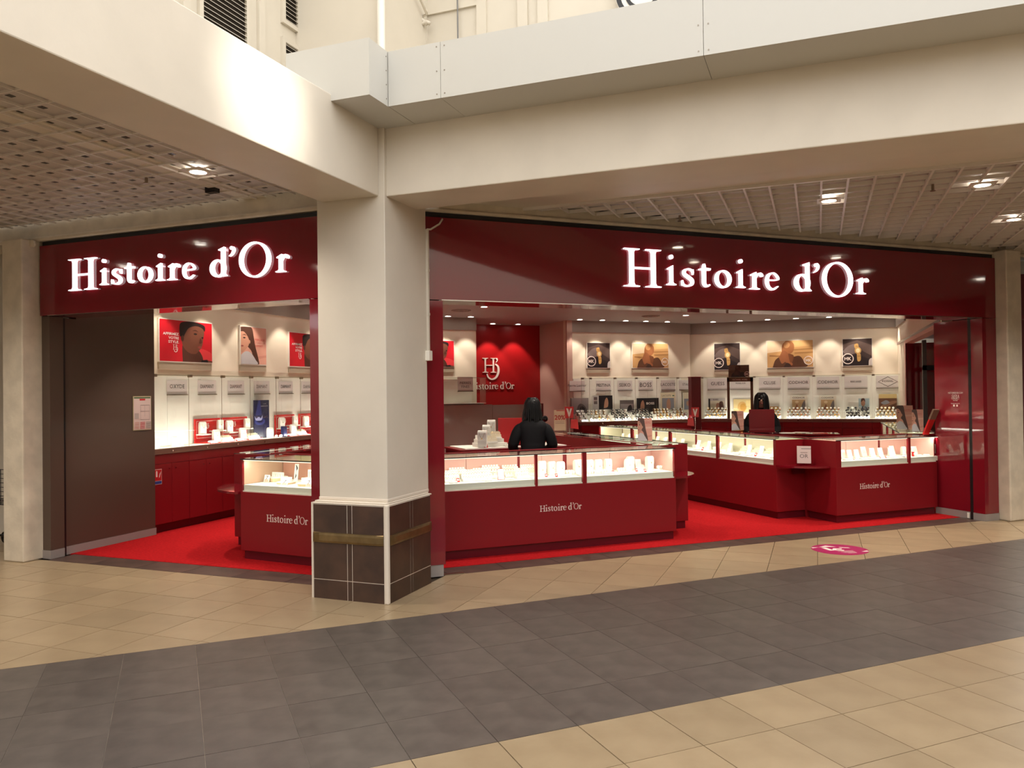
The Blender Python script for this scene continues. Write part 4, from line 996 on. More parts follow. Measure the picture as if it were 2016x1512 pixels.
VP = VW-.03
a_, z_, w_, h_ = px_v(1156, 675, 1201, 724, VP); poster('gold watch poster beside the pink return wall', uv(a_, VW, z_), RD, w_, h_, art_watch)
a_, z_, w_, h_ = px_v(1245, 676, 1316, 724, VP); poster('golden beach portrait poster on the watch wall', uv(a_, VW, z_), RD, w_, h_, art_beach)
def px_y(x0, y0, x1, y1, Y): a_, b_ = on_y(x0, y0, Y), on_y(x1, y1, Y); return a_.x, b_.z, b_.x-a_.x, a_.z-b_.z
YP = 17.15
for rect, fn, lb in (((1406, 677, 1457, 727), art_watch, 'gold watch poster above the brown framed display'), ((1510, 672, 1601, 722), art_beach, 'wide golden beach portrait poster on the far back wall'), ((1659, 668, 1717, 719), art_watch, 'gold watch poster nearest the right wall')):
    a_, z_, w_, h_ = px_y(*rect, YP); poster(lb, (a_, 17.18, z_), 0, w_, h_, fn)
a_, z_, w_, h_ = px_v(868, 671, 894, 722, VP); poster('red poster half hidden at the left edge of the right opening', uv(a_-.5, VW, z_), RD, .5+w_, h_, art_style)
# dark photo board on top of the brown frame
a_, z_, w_, h_ = px_y(1434, 720, 1475, 743, YFB-.02)
MBt = MB().box(a_-xb_[1], a_-xb_[1]+w_, -.02, .0, .852, .852+h_).build('photo_board', BLACK, bf)
art_beach(w_, h_, Matrix.Translation((a_-xb_[1], -.021, .852)) @ Matrix.Rotation(pi/2, 4, 'X'), bf, dark=True)

# acrylic card stands on the counters
def card_stand(label, p, rz, w, h, fn, **kw):
    t = thing('card_stand', label, 'sign', p, rz)
    M_ = Matrix.Translation((-w/2, -.004, .02)) @ Matrix.Rotation(radians(84), 4, 'X')
    MB().box(-w/2-.006, w/2+.006, -.05, .05, 0, .012).build('acrylic_foot', ACRYL, t)
    MB().box(0, w, 0, h, -.003, 0, M_).build('card', WHITE, t)
    fn(w, h, M_, t, **kw); return t
def face_cam(p): return math.atan2(p[1], p[0])-pi/2
def stand_at(label, px0, py0, px1, py1, z, fn, **kw):
    p = on_z((px0+px1)/2, py1, z); dep = (p-CAMV).dot(_fw); w = (px1-px0)/FPX*dep; h = (py1-py0)/FPX*dep
    return card_stand(label, p, face_cam(p)*.9, w, h-.02, fn, **kw)
ZTOP = .979
stand_at('peach portrait card stand at the corner of the long counter', 1256, 823, 1284, 871, ZTOP+.001, art_ears, text=False)
stand_at('peach portrait card stand in front of the red monitor', 1441, 809, 1464, 849.5, ZTOP+.001, art_ears, text=False)
stand_at('larger peach portrait card stand on the right wall counter', 1767, 798, 1796, 848, ZTOP+.001, art_ears, text=False)
stand_at('smaller peach portrait card stand next to the larger one on the right', 1797, 806, 1817, 852, ZTOP+.001, art_ears, text=False)
def art_20(w, h, M, par): art('printed_image', w, h, M, [(C(232, 206, 176), RECT), (INKR, [(.2, .95), (.9, .95), (.9, .98), (.2, .98)]), (C(196, 160, 140), [(.1, .34), (.9, .34), (.9, .37), (.1, .37)]), (C(196, 160, 140), [(.1, .42), (.9, .42), (.9, .44), (.1, .44)])], [(INKR, '20%', .5, .63, .22, .9, .02)], par)
stand_at('acrylic sale sign reading 20 percent beside the black-jacketed assistant', 1091, 807, 1114, 850, ZTOP+.001, art_20)
def art_or(w, h, M, par): art('printed_image', w, h, M, [(C(214, 196, 190), RECT), (C(90, 84, 80), [(.3, .83), (1, .83), (1, .86), (.3, .86)]), (C(150, 130, 124), [(.25, .6), (.75, .6), (.75, .64), (.25, .64)])], [(C(96, 88, 84), 'OR', .5, .42, .22, .6)], par)
pS = uv(4.80, .93, .666); dS = (pS-CAMV).dot(_fw)
card_stand('white acrylic notice on the rounded corner shelf', pS, face_cam(pS), 26/FPX*dS, 34/FPX*dS, art_or)
# tilted board at the right end and red hanging bags on stands
tb = thing('tilted_board', 'red and wood edged board leaning on the right wall counter', 'board', tuple(on_z(1822, 855, ZTOP+.012)), radians(-50))
MB().box(-.010, .010, -.045, .045, 0, .34, Matrix.Rotation(radians(28), 4, 'Y')).build('board', REDB, tb); MB().box(-.012, .012, -.047, .047, .22, .36, Matrix.Rotation(radians(28), 4, 'Y')).build('wood_tip', WOODB, tb)
def bag_stand(label, px, py, z, s=1.0, flip=1):
    p = on_z(px, py, z); t = thing('bag_stand', label, 'display', p, face_cam(p))
    MB().cyl((0, 0), .05*s, 0, .008, 16).build('base', ACRYL, t); MB().cyl((0, 0), .007*s, .008, .40*s, 8).build('pole', CHROME, t)
    k = MB(); k.prism([(-.07*s, .02*s), (.07*s, 0), (.055*s, .17*s), (-.06*s, .17*s)], -.02, .02, Matrix.Translation((-.09*s*flip, 0, .06*s)) @ Matrix.Rotation(pi/2, 4, 'X')); k.build('red_pouch', REDB, t)
    MB().tube([(-.13*s*flip, 0, .22*s), (-.11*s*flip, 0, .29*s), (-.07*s*flip, 0, .29*s), (-.05*s*flip, 0, .22*s)], .004, 6).build('pouch_cord', REDB, t)
    MB().prism([(-.07*s, 0), (.07*s, 0), (.08*s, .2*s), (-.08*s, .2*s)], -.004, .004, Matrix.Translation((0, 0, .25*s)) @ Matrix.Rotation(pi/2, 4, 'X')).build('red_card', REDB, t)
    mb = MB(); mb.prism([(-.05*s, .17*s), (-.02*s, .17*s), (0, .09*s), (.02*s, .17*s), (.05*s, .17*s), (.01*s, .03*s), (-.01*s, .03*s)], .005, .007, Matrix.Translation((0, 0, .25*s)) @ Matrix.Rotation(pi/2, 4, 'X')); mb.build('white_necklace_print', INKW, t)
bag_stand('red pouch and card on a stand beside the 20 percent sign', 1121, 852, ZTOP+.001, .85, -1)
bag_stand('red pouch and card on a stand over the central aisle counter', 1369, 845, ZTOP+.001, .75, 1)
# evacuation plan, extinguisher sign
ep = thing('evacuation_plan', 'framed evacuation plan on the grey-brown panel', 'notice', (-7.098, on_x(261, 812, -7.098).y, on_x(261, 848, -7.098).z), pi/2)
w_ = on_x(297, 812, -7.098).y-on_x(261, 812, -7.098).y; h_ = on_x(261, 780, -7.098).z-on_x(261, 848, -7.098).z
MB().box(0, w_, -.006, 0, 0, h_).build('frame', mat('olive_frame', rgb(170, 160, 120), .5), ep)
Mx = Matrix.Translation((0, -.0065, 0)) @ Matrix.Rotation(pi/2, 4, 'X'); GRN = C(70, 104, 60); LGR = C(216, 196, 190)
S_ = [(LGR, [(.03, .02), (.97, .02), (.97, .98), (.03, .98)]), (GRN, [(.05, .93), (.95, .93), (.95, .97), (.05, .97)]), (INKR, [(.36, .87), (.66, .87), (.66, .92), (.36, .92)]), (C(120, 110, 108), [(.4, .3), (.9, .3), (.9, .31), (.4, .31)]), (C(120, 110, 108), [(.4, .73), (.9, .73), (.9, .74), (.4, .74)]), (C(120, 110, 108), [(.4, .3), (.41, .3), (.41, .74), (.4, .74)]), (C(120, 110, 108), [(.89, .3), (.9, .3), (.9, .74), (.89, .74)]), (C(150, 140, 138), [(.62, .4), (.63, .4), (.63, .74), (.62, .74)]), (C(150, 140, 138), [(.41, .55), (.9, .55), (.9, .56), (.41, .56)]), (C(180, 168, 164), [(.08, .34), (.3, .34), (.3, .5), (.08, .5)])]
for k in range(6): S_ += [(C(196, 120, 96), [(.07, .05+.035*k), (.3, .05+.035*k), (.3, .062+.035*k), (.07, .062+.035*k)]), (INKR, [(.36, .05+.035*k), (.62, .05+.035*k), (.62, .065+.035*k), (.36, .065+.035*k)]), (C(80, 90, 80), [(.68, .05+.035*k), (.94, .05+.035*k), (.94, .062+.035*k), (.68, .062+.035*k)])]
art('printed_plan', w_, h_, Mx, S_, [], ep)
y0 = on_x(303, 930, XF).y; y1 = on_x(318, 930, XF).y; z0 = on_x(310, 954, XF).z; z1 = on_x(310, 924, XF).z
ex = thing('extinguisher_sign', 'small red fire extinguisher sign on the left cabinet door', 'sign', (XF, y0, z0), pi/2); w_ = y1-y0; h_ = z1-z0
MB().box(0, w_, -.004, -.001, 0, h_).build('plate', WHITE, ex)
art('printed_image', w_, h_, Matrix.Translation((0, -.0045, 0)) @ Matrix.Rotation(pi/2, 4, 'X'), [(INKR, [(.04, .25), (.96, .25), (.96, .97), (.04, .97)]), (C(40, 70, 150), [(.04, .03), (.96, .03), (.96, .22), (.04, .22)]), (WHT, [(.22, .5), (.42, .5), (.42, .84), (.36, .9), (.28, .9), (.22, .84)]), (WHT, [(.6, .45), (.7, .45), (.9, .85), (.7, .7)])], [], ex)
# pink floor sticker
st = thing('floor_sticker', 'oval magenta floor sticker on the beige tiles', 'sticker', tuple(on_z(1653, 1082, 0)), 0)
MAG = mat('magenta_vinyl', rgb(168, 36, 92), .4)
a0 = on_z(1602, 1078, 0)-Vector(st.location); a1 = on_z(1704, 1087, 0)-Vector(st.location)
R_ = .265
MB().cyl((0, 0), R_, .0005, .0015, 40).build('vinyl_disc', MAG, st)
mb = MB(); mb.mi = 0
for q in ([(-.19, .06), (-.13, .16), (-.03, .13)], [(-.17, .03), (-.13, .06), (-.05, -.07), (-.09, -.09)], [(-.01, .12), (.01, .09), (.10, .10), (.08, .12)], [(-.06, .04), (.02, .05), (.02, .01), (-.03, .0), (-.03, -.03), (.04, -.02), (.04, -.06), (-.07, -.06)], [(-R_, .02), (-R_+.07, .05), (-R_+.02, -.02)], [(R_, -.02), (R_-.07, -.05), (R_-.02, .02)]): mb.flat(q, .0022)
for k in range(4): mb.flat([(-.02+.03*k, -.10-.02*k), (.12+.01*k, -.02-.03*k), (.122+.01*k, -.028-.03*k), (-.018+.03*k, -.108-.02*k)], .0022)
mb.build('white_print', INKW, st)
# ================================================================== JEWELLERY ON SHOW
def spawn(proto, p, rz, label, group, scale=1.0):
    """first use places the prototype itself, later uses copy it with its parts"""
    if proto.get('_used'): o = copy_tree(proto)
    else: o = proto
    proto['_used'] = 1
    o.location = p; o.rotation_euler = (0, 0, rz); o.scale = (scale,)*3
    o['label'] = label
    if group: o['group'] = group
    elif 'group' in o: del o['group']
    return o
def make_arch():
    t = thing('necklace_stand', '-', 'stand')
    prof = [(-.028, 0), (-.028, .006), (.016, .006), (.018, .10), (.012, .122), (-.004, .134), (-.022, .130), (-.031, .116), (-.033, .104), (-.026, .104), (-.022, .117), (-.008, .124), (.004, .116), (.010, .10), (.012, .012), (-.028, .012)]
    prof = [(-.03, 0), (.02, 0), (.02, .10), (.014, .122), (-.003, .135), (-.022, .131), (-.032, .115), (-.034, .06), (-.03, .055)]
    MB().prism([(p[0], p[1]) for p in prof], -.037, .037, Matrix.Rotation(-pi/2, 4, 'Z') @ Matrix.Rotation(pi/2, 4, 'X') @ Matrix.Scale(-1, 4, (1, 0, 0))).build('bust', WHITE_D, t, bev=.003)
    MB().tube([(-.022, -.034, .118), (-.012, -.039, .085), (0, -.040, .072), (.012, -.039, .085), (.022, -.034, .118)], .0009, 4).build('chain', GOLD, t)
    MB().ball((0, -.0395, .069), .0045, n=8, k=5).build('pendant', GOLD, t)
    return t
def make_easel():
    t = thing('card_easel', '-', 'stand')
    M_ = Matrix.Rotation(radians(72), 4, 'X')
    MB().box(-.036, .036, 0, .115, -.005, .0, M_).build('sloped_card', WHITE_D, t, bev=.002)
    MB().prism([(0, 0), (.045, 0), (.036, .09)], -.034, .034, Matrix.Rotation(pi/2, 4, 'Z') @ Matrix.Rotation(pi/2, 4, 'X')).build('wedge', WHITE_D, t)
    for k in range(3): MB().tube([(-.02+.02*k, .020, .085), (-.02+.02*k, .006, .04)], .0012, 4).build('chain', GOLD, t)
    return t
def make_rack():
    t = thing('earring_rack', '-', 'rack')
    MB().box(-.065, .065, -.045, .045, 0, .02).build('step', WHITE_D, t, bev=.002); MB().box(-.065, .065, -.005, .045, .02, .045).build('step', WHITE_D, t, bev=.002)
    cm = MB().box(-.008, .008, -.001, .001, 0, .032).mesh('earring_card', mat('clear_card', rgb(244, 232, 204), .2)); gm = MB().ball((0, -.0025, .018), .0028, n=6, k=4).mesh('earring', GOLD)
    for r in range(3):
        for k in range(6):
            o = bpy.data.objects.new('earring_card', cm); COL.objects.link(o); o.parent = t; o.location = (-.054+.0216*k, -.03+.03*r, (.02, .045, .045)[r]+(.012 if r == 2 else 0)); o.rotation_euler = (radians(-12), 0, 0)
            e = bpy.data.objects.new('earring', gm); COL.objects.link(e); e.parent = o
    return t
def make_tray():
    t = thing('ring_tray', '-', 'tray')
    MB().box(-.05, .05, -.03, .03, 0, .014).build('tray_base', WHITE_D, t, bev=.004)
    for k in range(4): MB().tube([(-.036+.024*k, -.024, .014), (-.036+.024*k, .024, .014)], .009, 8).build('ring_roll', WHITE_D, t, smooth=True)
    for k in range(3): MB().ring(ell(0, 0, .007, .007, 10), ell(0, 0, .0055, .0055, 10), -.0012, .0012, Matrix.Translation((-.03+.03*k, -.008+.006*k, .022)) @ Matrix.Rotation(pi/2, 4, 'X')).build('ring', GOLD, t)
    return t
def make_tag():
    t = thing('price_tag', '-', 'tag'); M_ = Matrix.Rotation(radians(62), 4, 'X')
    MB().box(-.014, .014, 0, .036, -.001, 0, M_).build('tag_card', REDB, t); MB().box(-.008, .008, .014, .026, 0, .0006, M_).build('tag_print', INKW, t); return t
def make_rolls():
    t = thing('bracelet_roll', '-', 'stand')
    MB().tube([(-.035, 0, .022), (.035, 0, .022)], .021, 14).build('roll', WHITE_D, t, smooth=True); MB().box(-.034, .034, -.016, .016, 0, .01).build('foot', WHITE_D, t)
    for k in (-1, 1): MB().ring(ell(0, 0, .0225, .0225, 14), ell(0, 0, .021, .021, 14), -.0015, .0015, Matrix.Translation((.014*k, 0, .022)) @ Matrix.Rotation(pi/2, 4, 'Y')).build('bracelet', GOLD, t)
    return t
ARCH, EASEL, RACK, TRAY, TAGP, ROLL = make_arch(), make_easel(), make_rack(), make_tray(), make_tag(), make_rolls()
GL, GM, GR = 'left bay of the long counter', 'middle bay of the long counter', 'right bay of the long counter'
CNT = {}
def inF(proto, px, dv, label, group, sc=1.0, rot=0, v0=VF):
    if group: n_ = CNT.get(label, 0); CNT[label] = n_+1; label = label+', '+ORD[n_]+' from the left'
    u_ = on_v(px, 930, v0+dv)[0]; spawn(proto, uv(u_, v0+dv, ZTRAY), RD+rot, label, group, sc)
# long counter, left bay: racks of small earrings
for px, dv, sc in ((888, .20, 1.2), (902, .36, 1.3), (923, .20, 1.2), (949, .20, 1.3), (968, .36, 1.4), (1006, .36, 1.3), (1027, .18, 1.1), (1041, .36, 1.25)):
    inF(RACK, px, dv, 'stepped white earring rack in the ' + GL, 'earring racks in the ' + GL, sc)
inF(TAGP, 902, .12, 'red price tag in front of the racks in the ' + GL, None, 1.2)
pc_ = thing('price_card', 'white red-edged card standing in the ' + GL, 'card', uv(on_v(987, 930, VF+.12)[0], VF+.12, ZTRAY), RD)
MB().box(-.036, .036, 0, .11, -.002, 0, Matrix.Rotation(radians(76), 4, 'X')).build('border', INKR, pc_); MB().box(-.032, .032, .004, .106, 0, .001, Matrix.Rotation(radians(76), 4, 'X')).build('card_face', WHITE_D, pc_)
for k, px in enumerate((892, 960, 1003)): inF(TRAY, px, .09, ['flat ring tray at the left of the ' + GL, 'flat ring tray in the middle of the ' + GL, 'flat ring tray at the right of the ' + GL][k], None, .8)
# middle bay
for px, dv, sc in ((1065, .22, 1.0), (1066, .33, 1.1), (1085, .30, 1.05), (1103, .24, 1.05), (1136, .28, 1.1), (1143, .30, 1.1)): inF(ARCH, px, dv, 'white rounded necklace stand in the ' + GM, 'necklace stands in the ' + GM, sc, .12)
for px, dv in ((1120, .26), (1128, .18)): inF(ROLL, px, dv, 'low white bracelet roll in the ' + GM, 'bracelet rolls in the ' + GM, 1.1)
inF(TAGP, 1076, .14, 'red tag by the left stands in the ' + GM, None); inF(TAGP, 1096, .10, 'red tag near the glass in the ' + GM, None); inF(TRAY, 1112, .10, 'flat ring tray in the ' + GM, None)
# right bay
for px, dv, sc in ((1160, .28, 1.05), (1177, .26, 1.05), (1196, .28, 1.05), (1236, .24, 1.0), (1240, .36, 1.1), (1278, .30, 1.1), (1312, .30, 1.1), (1318, .36, 1.1)): inF(ARCH, px, dv, 'white rounded necklace stand in the ' + GR, 'necklace stands in the ' + GR, sc, .12)
for px, dv in ((1165, .16), (1190, .15), (1300, .24), (1222, .22)): inF(ROLL, px, dv, 'low white bracelet roll in the ' + GR, 'bracelet rolls in the ' + GR, 1.05)
for px, dv in ((1186, .28), (1262, .24)): inF(RACK, px, dv, 'small stepped earring rack in the ' + GR, 'earring racks in the ' + GR, .7)
inF(EASEL, 1259, .36, 'white sloped card easel in the ' + GR, None)
for k, px in enumerate((1208, 1254, 1271)): inF(TAGP, px, (.10, .17, .09)[k], 'red tag in the ' + GR + ', ' + ['leftmost of three', 'middle of three', 'rightmost of three'][k], None)
for px in (1200, 1226, 1290): inF(TRAY, px, .10, 'flat ring tray in the ' + GR, 'ring trays in the ' + GR)
# right-hand front counter
for px, dv, sc in ((1663, .26, 1), (1676, .20, 1), (1690, .20, 1), (1704, .33, 1.15), (1721, .22, 1.05), (1737, .22, 1.05), (1757, .24, 1.0), (1760, .34, 1.1)): inF(EASEL, px, dv, 'sloped white card easel in the left bay of the right-end counter', 'easels in the left bay of the right-end counter', sc, 0, VU)
for px, dv, sc in ((1803, .24, 1), (1812, .26, 1), (1821, .26, 1.05), (1824, .36, 1.15)): inF(EASEL, px, dv, 'sloped white card easel in the right bay of the right-end counter', 'easels in the right bay of the right-end counter', sc, 0, VU)
inF(ARCH, 1778, .34, 'white rounded stand right of the easels in the right-end counter', None, .8, 0, VU); inF(ARCH, 1836, .34, 'white rounded stand at the far right of the right-end counter', None, .9, 0, VU)
for k, px in enumerate((1674, 1682, 1734, 1745)): inF(TAGP, px, .10, 'small red tag in the left bay of the right-end counter', 'red tags in the left bay of the right-end counter', .7, 0, VU)
for px in (1668, 1700, 1716, 1752, 1774): inF(TRAY, px, .11, 'flat ring tray in the left bay of the right-end counter', 'ring trays in the left bay of the right-end counter', .9, 0, VU)
cup = thing('red_cup', 'small red display cup in the right-end counter', 'cup', uv(on_v(1797.5, 900, VU+.12)[0], VU+.12, ZTRAY), RD)
MB().ring(ell(0, 0, .014, .014, 16), ell(0, 0, .012, .012, 16), 0, .055).build('cup_wall', REDB, cup); MB().cyl((0, 0), .018, .05, .056, 16).build('cup_rim', REDB, cup); MB().box(-.006, .006, -.0165, -.014, .025, .04).build('cup_print', INKW, cup)
for px in (1808, 1826): inF(TRAY, px, .11, 'flat ring tray in the right bay of the right-end counter', 'ring trays in the right bay of the right-end counter', .9, 0, VU)
# aisle counter arm (glass faces left)
def inU(proto, v_, du, label, group, sc=1.0):
    if group: n_ = CNT.get(label, 0); CNT[label] = n_+1; label = label+', '+ORD[n_]+' from the front'
    spawn(proto, uv(4.53+du, v_, ZTRAY), RD-pi/2+random.uniform(-.1, .1), label, group, sc)
rs = random.Random(3)
for bi, (a_, b_) in enumerate(((AV[0]+.01, AV[1]), (AV[2], AV[3]), (AV[4], AV[5]), (AV[6], AV[7]))):
    nm = ['nearest bay of the aisle counter', 'second bay of the aisle counter', 'third bay of the aisle counter', 'furthest bay of the aisle counter'][bi]
    n = max(3, int((b_-a_)/.13))
    for k in range(n):
        v_ = a_+.06+(b_-a_-.12)*(k+.5)/n
        pr = [EASEL, RACK, EASEL, ROLL][k % 4] if bi else [EASEL, RACK, EASEL, RACK][k % 4]
        kn = {EASEL: 'sloped white card easel', RACK: 'stepped white earring rack', ROLL: 'white bracelet roll'}[pr]
        inU(pr, v_, .30+.05*(k % 2), kn+' in the '+nm, kn.split()[-1]+'s in the '+nm, 1.1)
        if k % 2 == 0: inU(TRAY, v_+.03, .14, 'flat ring tray in the '+nm, 'ring trays in the '+nm, 1.0)
    inU(TAGP, (a_+b_)/2-.05, .13, 'red price tag in the '+nm, None, 1.4)
# rear bays of the arm beside the assistant and the right wall counter
# left counter: round plinths with small racks and numbered cards
PLY = mat('pale_wood_plinth', rgb(222, 190, 150), .45)
def plinth(label, x_, y_, r, h, n, tall=False):
    p = Matrix.Translation((LX, LY, 0)) @ Matrix.Rotation(LR, 4, 'Z') @ Vector((x_, y_, ZTRAY))
    t = thing('round_plinth', label, 'plinth', p, LR)
    MB().cyl((0, 0), r, 0, h, 24).build('wood_disc', PLY, t); MB().cyl((0, 0), r*1.02, h, h+.006, 24).build('white_top', WHITE_D, t)
    hh = .075 if tall else .045
    MB().box(-r*.75, r*.75, .0, .012, h+.006, h+.006+hh, Matrix.Rotation(0, 4, 'X')).build('card_rack', WHITE_D, t)
    for k in range(n):
        xx = -r*.6+r*1.2*k/max(1, n-1); MB().box(xx-.006, xx+.006, -.012, -.002, h+.006, h+.006+hh*.8).build('ring_card', WHITE_D, t); MB().ball((xx, -.014, h+.02+hh*.4), .003, n=6, k=4).build('ring_stone', SILVER, t)
    return t
def num_card(label, x_, y_, w, h, tilt=70, dark=False):
    p = Matrix.Translation((LX, LY, 0)) @ Matrix.Rotation(LR, 4, 'Z') @ Vector((x_, y_, ZTRAY))
    t = thing('number_card', label, 'card', p, LR+.2); M_ = Matrix.Translation((-w/2, 0, 0)) @ Matrix.Rotation(radians(tilt), 4, 'X')
    MB().box(0, w, 0, h, -.002, 0, M_).build('card_face', WHITE_D, t)
    art('printed_mark', w, h, M_, [(WHT, [(.03, .03), (.97, .03), (.97, .97), (.03, .97)])]+([(C(40, 32, 34), sm([(.2, .1), (.6, .3), (.4, .5), (.8, .75), (.3, .95), (.5, .6)]))] if dark else [(PEACH, [(.1, .05), (.9, .05), (.9, .4), (.1, .4)])]), [] if dark else [(INKD, '7', .5, .6, .55, .5)], t, .001)
plinth('round plinth at the left end of the left counter', .12, .38, .10, .035, 5); plinth('round plinth with a rack behind the case divider of the left counter', .62, .34, .095, .05, 6, True); plinth('taller round plinth with three candles of rings in the left counter', .86, .42, .09, .075, 5, True); plinth('low round plinth at the right of the left counter', .92, .16, .085, .025, 3, True); plinth('low round plinth in the middle front of the left counter', .68, .17, .085, .02, 2); plinth('thin round plinth at the front left of the left counter', .36, .24, .09, .012, 3)
num_card('small number card on the leftmost plinth', .10, .24, .06, .075); num_card('small number card at the front middle of the left counter', .46, .10, .07, .065, 60); num_card('small number card on the front middle plinth', .76, .10, .055, .07); num_card('small number card at the right of the left counter', 1.02, .10, .06, .075)
num_card('tall narrow card with dark branch print at left in the left counter', .30, .44, .045, .17, 80, True); num_card('tall narrow card with dark branch print at right in the left counter', .76, .50, .045, .17, 80, True)
# patterned back board of the left counter
bb = cL; Mb = Matrix.Translation((.02, .566, .725)) @ Matrix.Rotation(pi/2, 4, 'X')
art('back_print', 1.38, .24, Mb, [(C(206, 150, 130), RECT), (C(214, 190, 110), [(x_, min(1, y_)) for x_, y_ in E_(.25, 1.0, .14, .28)]), (C(214, 190, 110), [(x_, min(1, y_)) for x_, y_ in E_(.60, 1.0, .16, .28)]), (C(206, 186, 160), sm([(.24, 0), (.26, .35), (.36, .72), (.43, .85), (.43, 0)])), (C(206, 186, 160), sm([(.435, 0), (.435, .88), (.52, .66), (.60, .3), (.62, 0)])), (C(222, 184, 110), [(.72, 0), (.72, .9), (1, .95), (1, 0)])], [], bb)
MB().box(.62, .625, .562, .566, .723, .965).build('back_seam', BLACK, bb)

# left wall cabinets: red boards, shelves and stands
def yl(px): return on_x(px, 850, XF-.15).y
REDSET = [(387, 437), (440, 490), (545, 583), (592, 640)]
rn = ['first red board on the left wall', 'second red board on the left wall', 'red board right of the navy poster', 'red board at the red jamb']
ZS = .9815
for k, (pa, pb) in enumerate(REDSET):
    y0, y1 = on_x(pa, 840, XF-.27).y, on_x(pb, 840, XF-.27).y
    t = thing('display_board', rn[k]+' with monogram', 'display', (XF-.30, y0, ZS), pi/2); w_ = y1-y0
    MB().box(0, w_, 0, .015, 0, .31).build('board', REDB, t); MB().box(0, w_, -.26, 0, 0, .012).build('base', REDB, t)
    bd = MB(); bd.ring([(.03, .28), (w_-.03, .28), (w_-.03, .06), (.03, .06)], [(.034, .276), (w_-.034, .276), (w_-.034, .064), (.034, .064)], .001, .002, Matrix.Rotation(pi/2, 4, 'X')); bd.build('border_line', INKW, t)
    mb = MB(); monogram(mb, w_*.48, .215, .07, 0, .003, Matrix.Rotation(pi/2, 4, 'X')); mb.build('monogram', INKW, t)
    MB().box(.02, w_*.38, -.11, -.002, .10, .115).build('ledge', WHITE_D, t); MB().box(w_*.55, w_*.98, -.11, -.002, .135, .15).build('ledge', WHITE_D, t)
    for q, (fx, fy, fz_, sc, lb) in enumerate(((.10, -.06, .115, 1.15, 'on the left ledge of'), (.80, -.06, .15, 1.0, 'on the right ledge of'), (.36, -.17, .012, 1.15, 'in front of'))):
        spawn(ARCH, (XF-.30-fy, y0+w_*fx+.02, ZS+fz_+.0015), pi/2-.35, 'white rounded stand '+lb+' the '+rn[k], None, sc)
    for q in range(2): spawn(RACK, (XF-.30+.20, y0+w_*(.62+.22*q), ZS+.0135), pi/2, 'stepped earring rack in front of the '+rn[k], 'racks at the '+rn[k], .85)
    spawn(TRAY, (XF-.30+.22, y0+w_*.14, ZS+.0135), pi/2, 'ring tray in front of the '+rn[k], None)
    spawn(TAGP, (XF-.30+.06, y0+w_*.92, ZS+.1515), pi/2, 'red tag on the ledge of the '+rn[k], None, .8)
NAVY = mat('navy_print', rgb(26, 28, 66), .35); NAVY2 = C(50, 56, 116); NAVL = C(160, 160, 200)
y0, y1 = on_x(502, 815, XF-.2).y, on_x(532, 815, XF-.2).y
t = thing('navy_poster', 'tall navy ring poster standing in the left wall cabinet', 'poster', (XF-.22, y0, ZS), pi/2); w_ = y1-y0; h_ = on_x(502, 788, XF-.2).z-ZS
MB().box(0, w_, 0, .01, 0, h_).build('board', NAVY, t)
art('printed_image', w_, h_, Matrix.Translation((0, -.001, 0)) @ Matrix.Rotation(pi/2, 4, 'X'), [(NAVY, RECT), (NAVY2, [(.1, .6), (.3, 1), (.42, 1), (.5, .6)]), (NAVY2, E_(.38, .44, .34, .10)), (NAVY, E_(.38, .45, .2, .05)), (NAVL, sm([(.06, .58), (.15, .52), (.3, .56), (.45, .52), (.55, .6), (.5, .48), (.3, .46), (.1, .48)]))], [(WHT, 'DIAMANTS', .68, .84, .02, .45), (WHT, 'NOTRE', .7, .9, .012, .2)], t)
ns = thing('navy_stand', 'navy block stand in the left wall cabinet', 'stand', (XF-.10, on_x(559, 850, XF-.1).y, ZS), pi/2); MB().box(-.035, .035, -.03, .03, .006, .15).build('block', NAVY, ns, bev=.006); MB().box(-.09, .09, -.07, .06, 0, .006).build('mat', NAVY, ns)
for q in range(4): spawn(ROLL, (XF-.12+.03*(q % 2), y1+.03+.06*q, ZS), pi/2+.4, 'white bracelet roll beside the navy poster', 'rolls beside the navy poster', .8)
spawn(ARCH, (XF-.10, on_x(531, 850, XF-.1).y, ZS), pi/2-.3, 'white rounded stand in front of the navy poster', None, 1.1)
spawn(ARCH, (XF-.14, on_x(308, 850, XF-.14).y, ZS), pi/2-.3, 'white rounded stand beside the grey-brown panel', None, .8)
spawn(ARCH, (XF-.14, on_x(342, 850, XF-.14).y, ZS), pi/2-.3, 'lone white rounded stand in the first left wall cabinet', None, .9)
spawn(TRAY, (XF-.10, on_x(352, 850, XF-.1).y, ZS), pi/2, 'ring tray beside the lone stand in the first left wall cabinet', None)

# ------------------------------------------------------------------ watches and pictures in the watch cabinets
def watch_mesh(name, band, case, dial):
    mb = MB(); M_ = Matrix.Rotation(pi/2, 4, 'Y')
    mb.ring(ell(.026, 0, .026, .021, 16), ell(.026, 0, .0235, .0185, 16), -.009, .009, Matrix.Rotation(-pi/2, 4, 'Y') @ Matrix.Translation((.0, 0, 0)))
    mb.mi = 1; A = Matrix.Translation((0, -.020, .034)) @ Matrix.Rotation(radians(58), 4, 'X'); mb.cyl((0, 0), .017, -.002, .006, 14, A)
    mb.mi = 2; mb.cyl((0, 0), .014, .006, .0065, 14, A); mb.mi = 1; mb.box(-.001, .001, 0, .010, .0065, .0072, A); mb.box(0, .008, -.001, .001, .0065, .0072, A)
    mb.mi = 3; mb.box(-.012, .012, -.018, .018, 0, .004)
    return mb.mesh(name, [band, case, dial, WHITE_D])
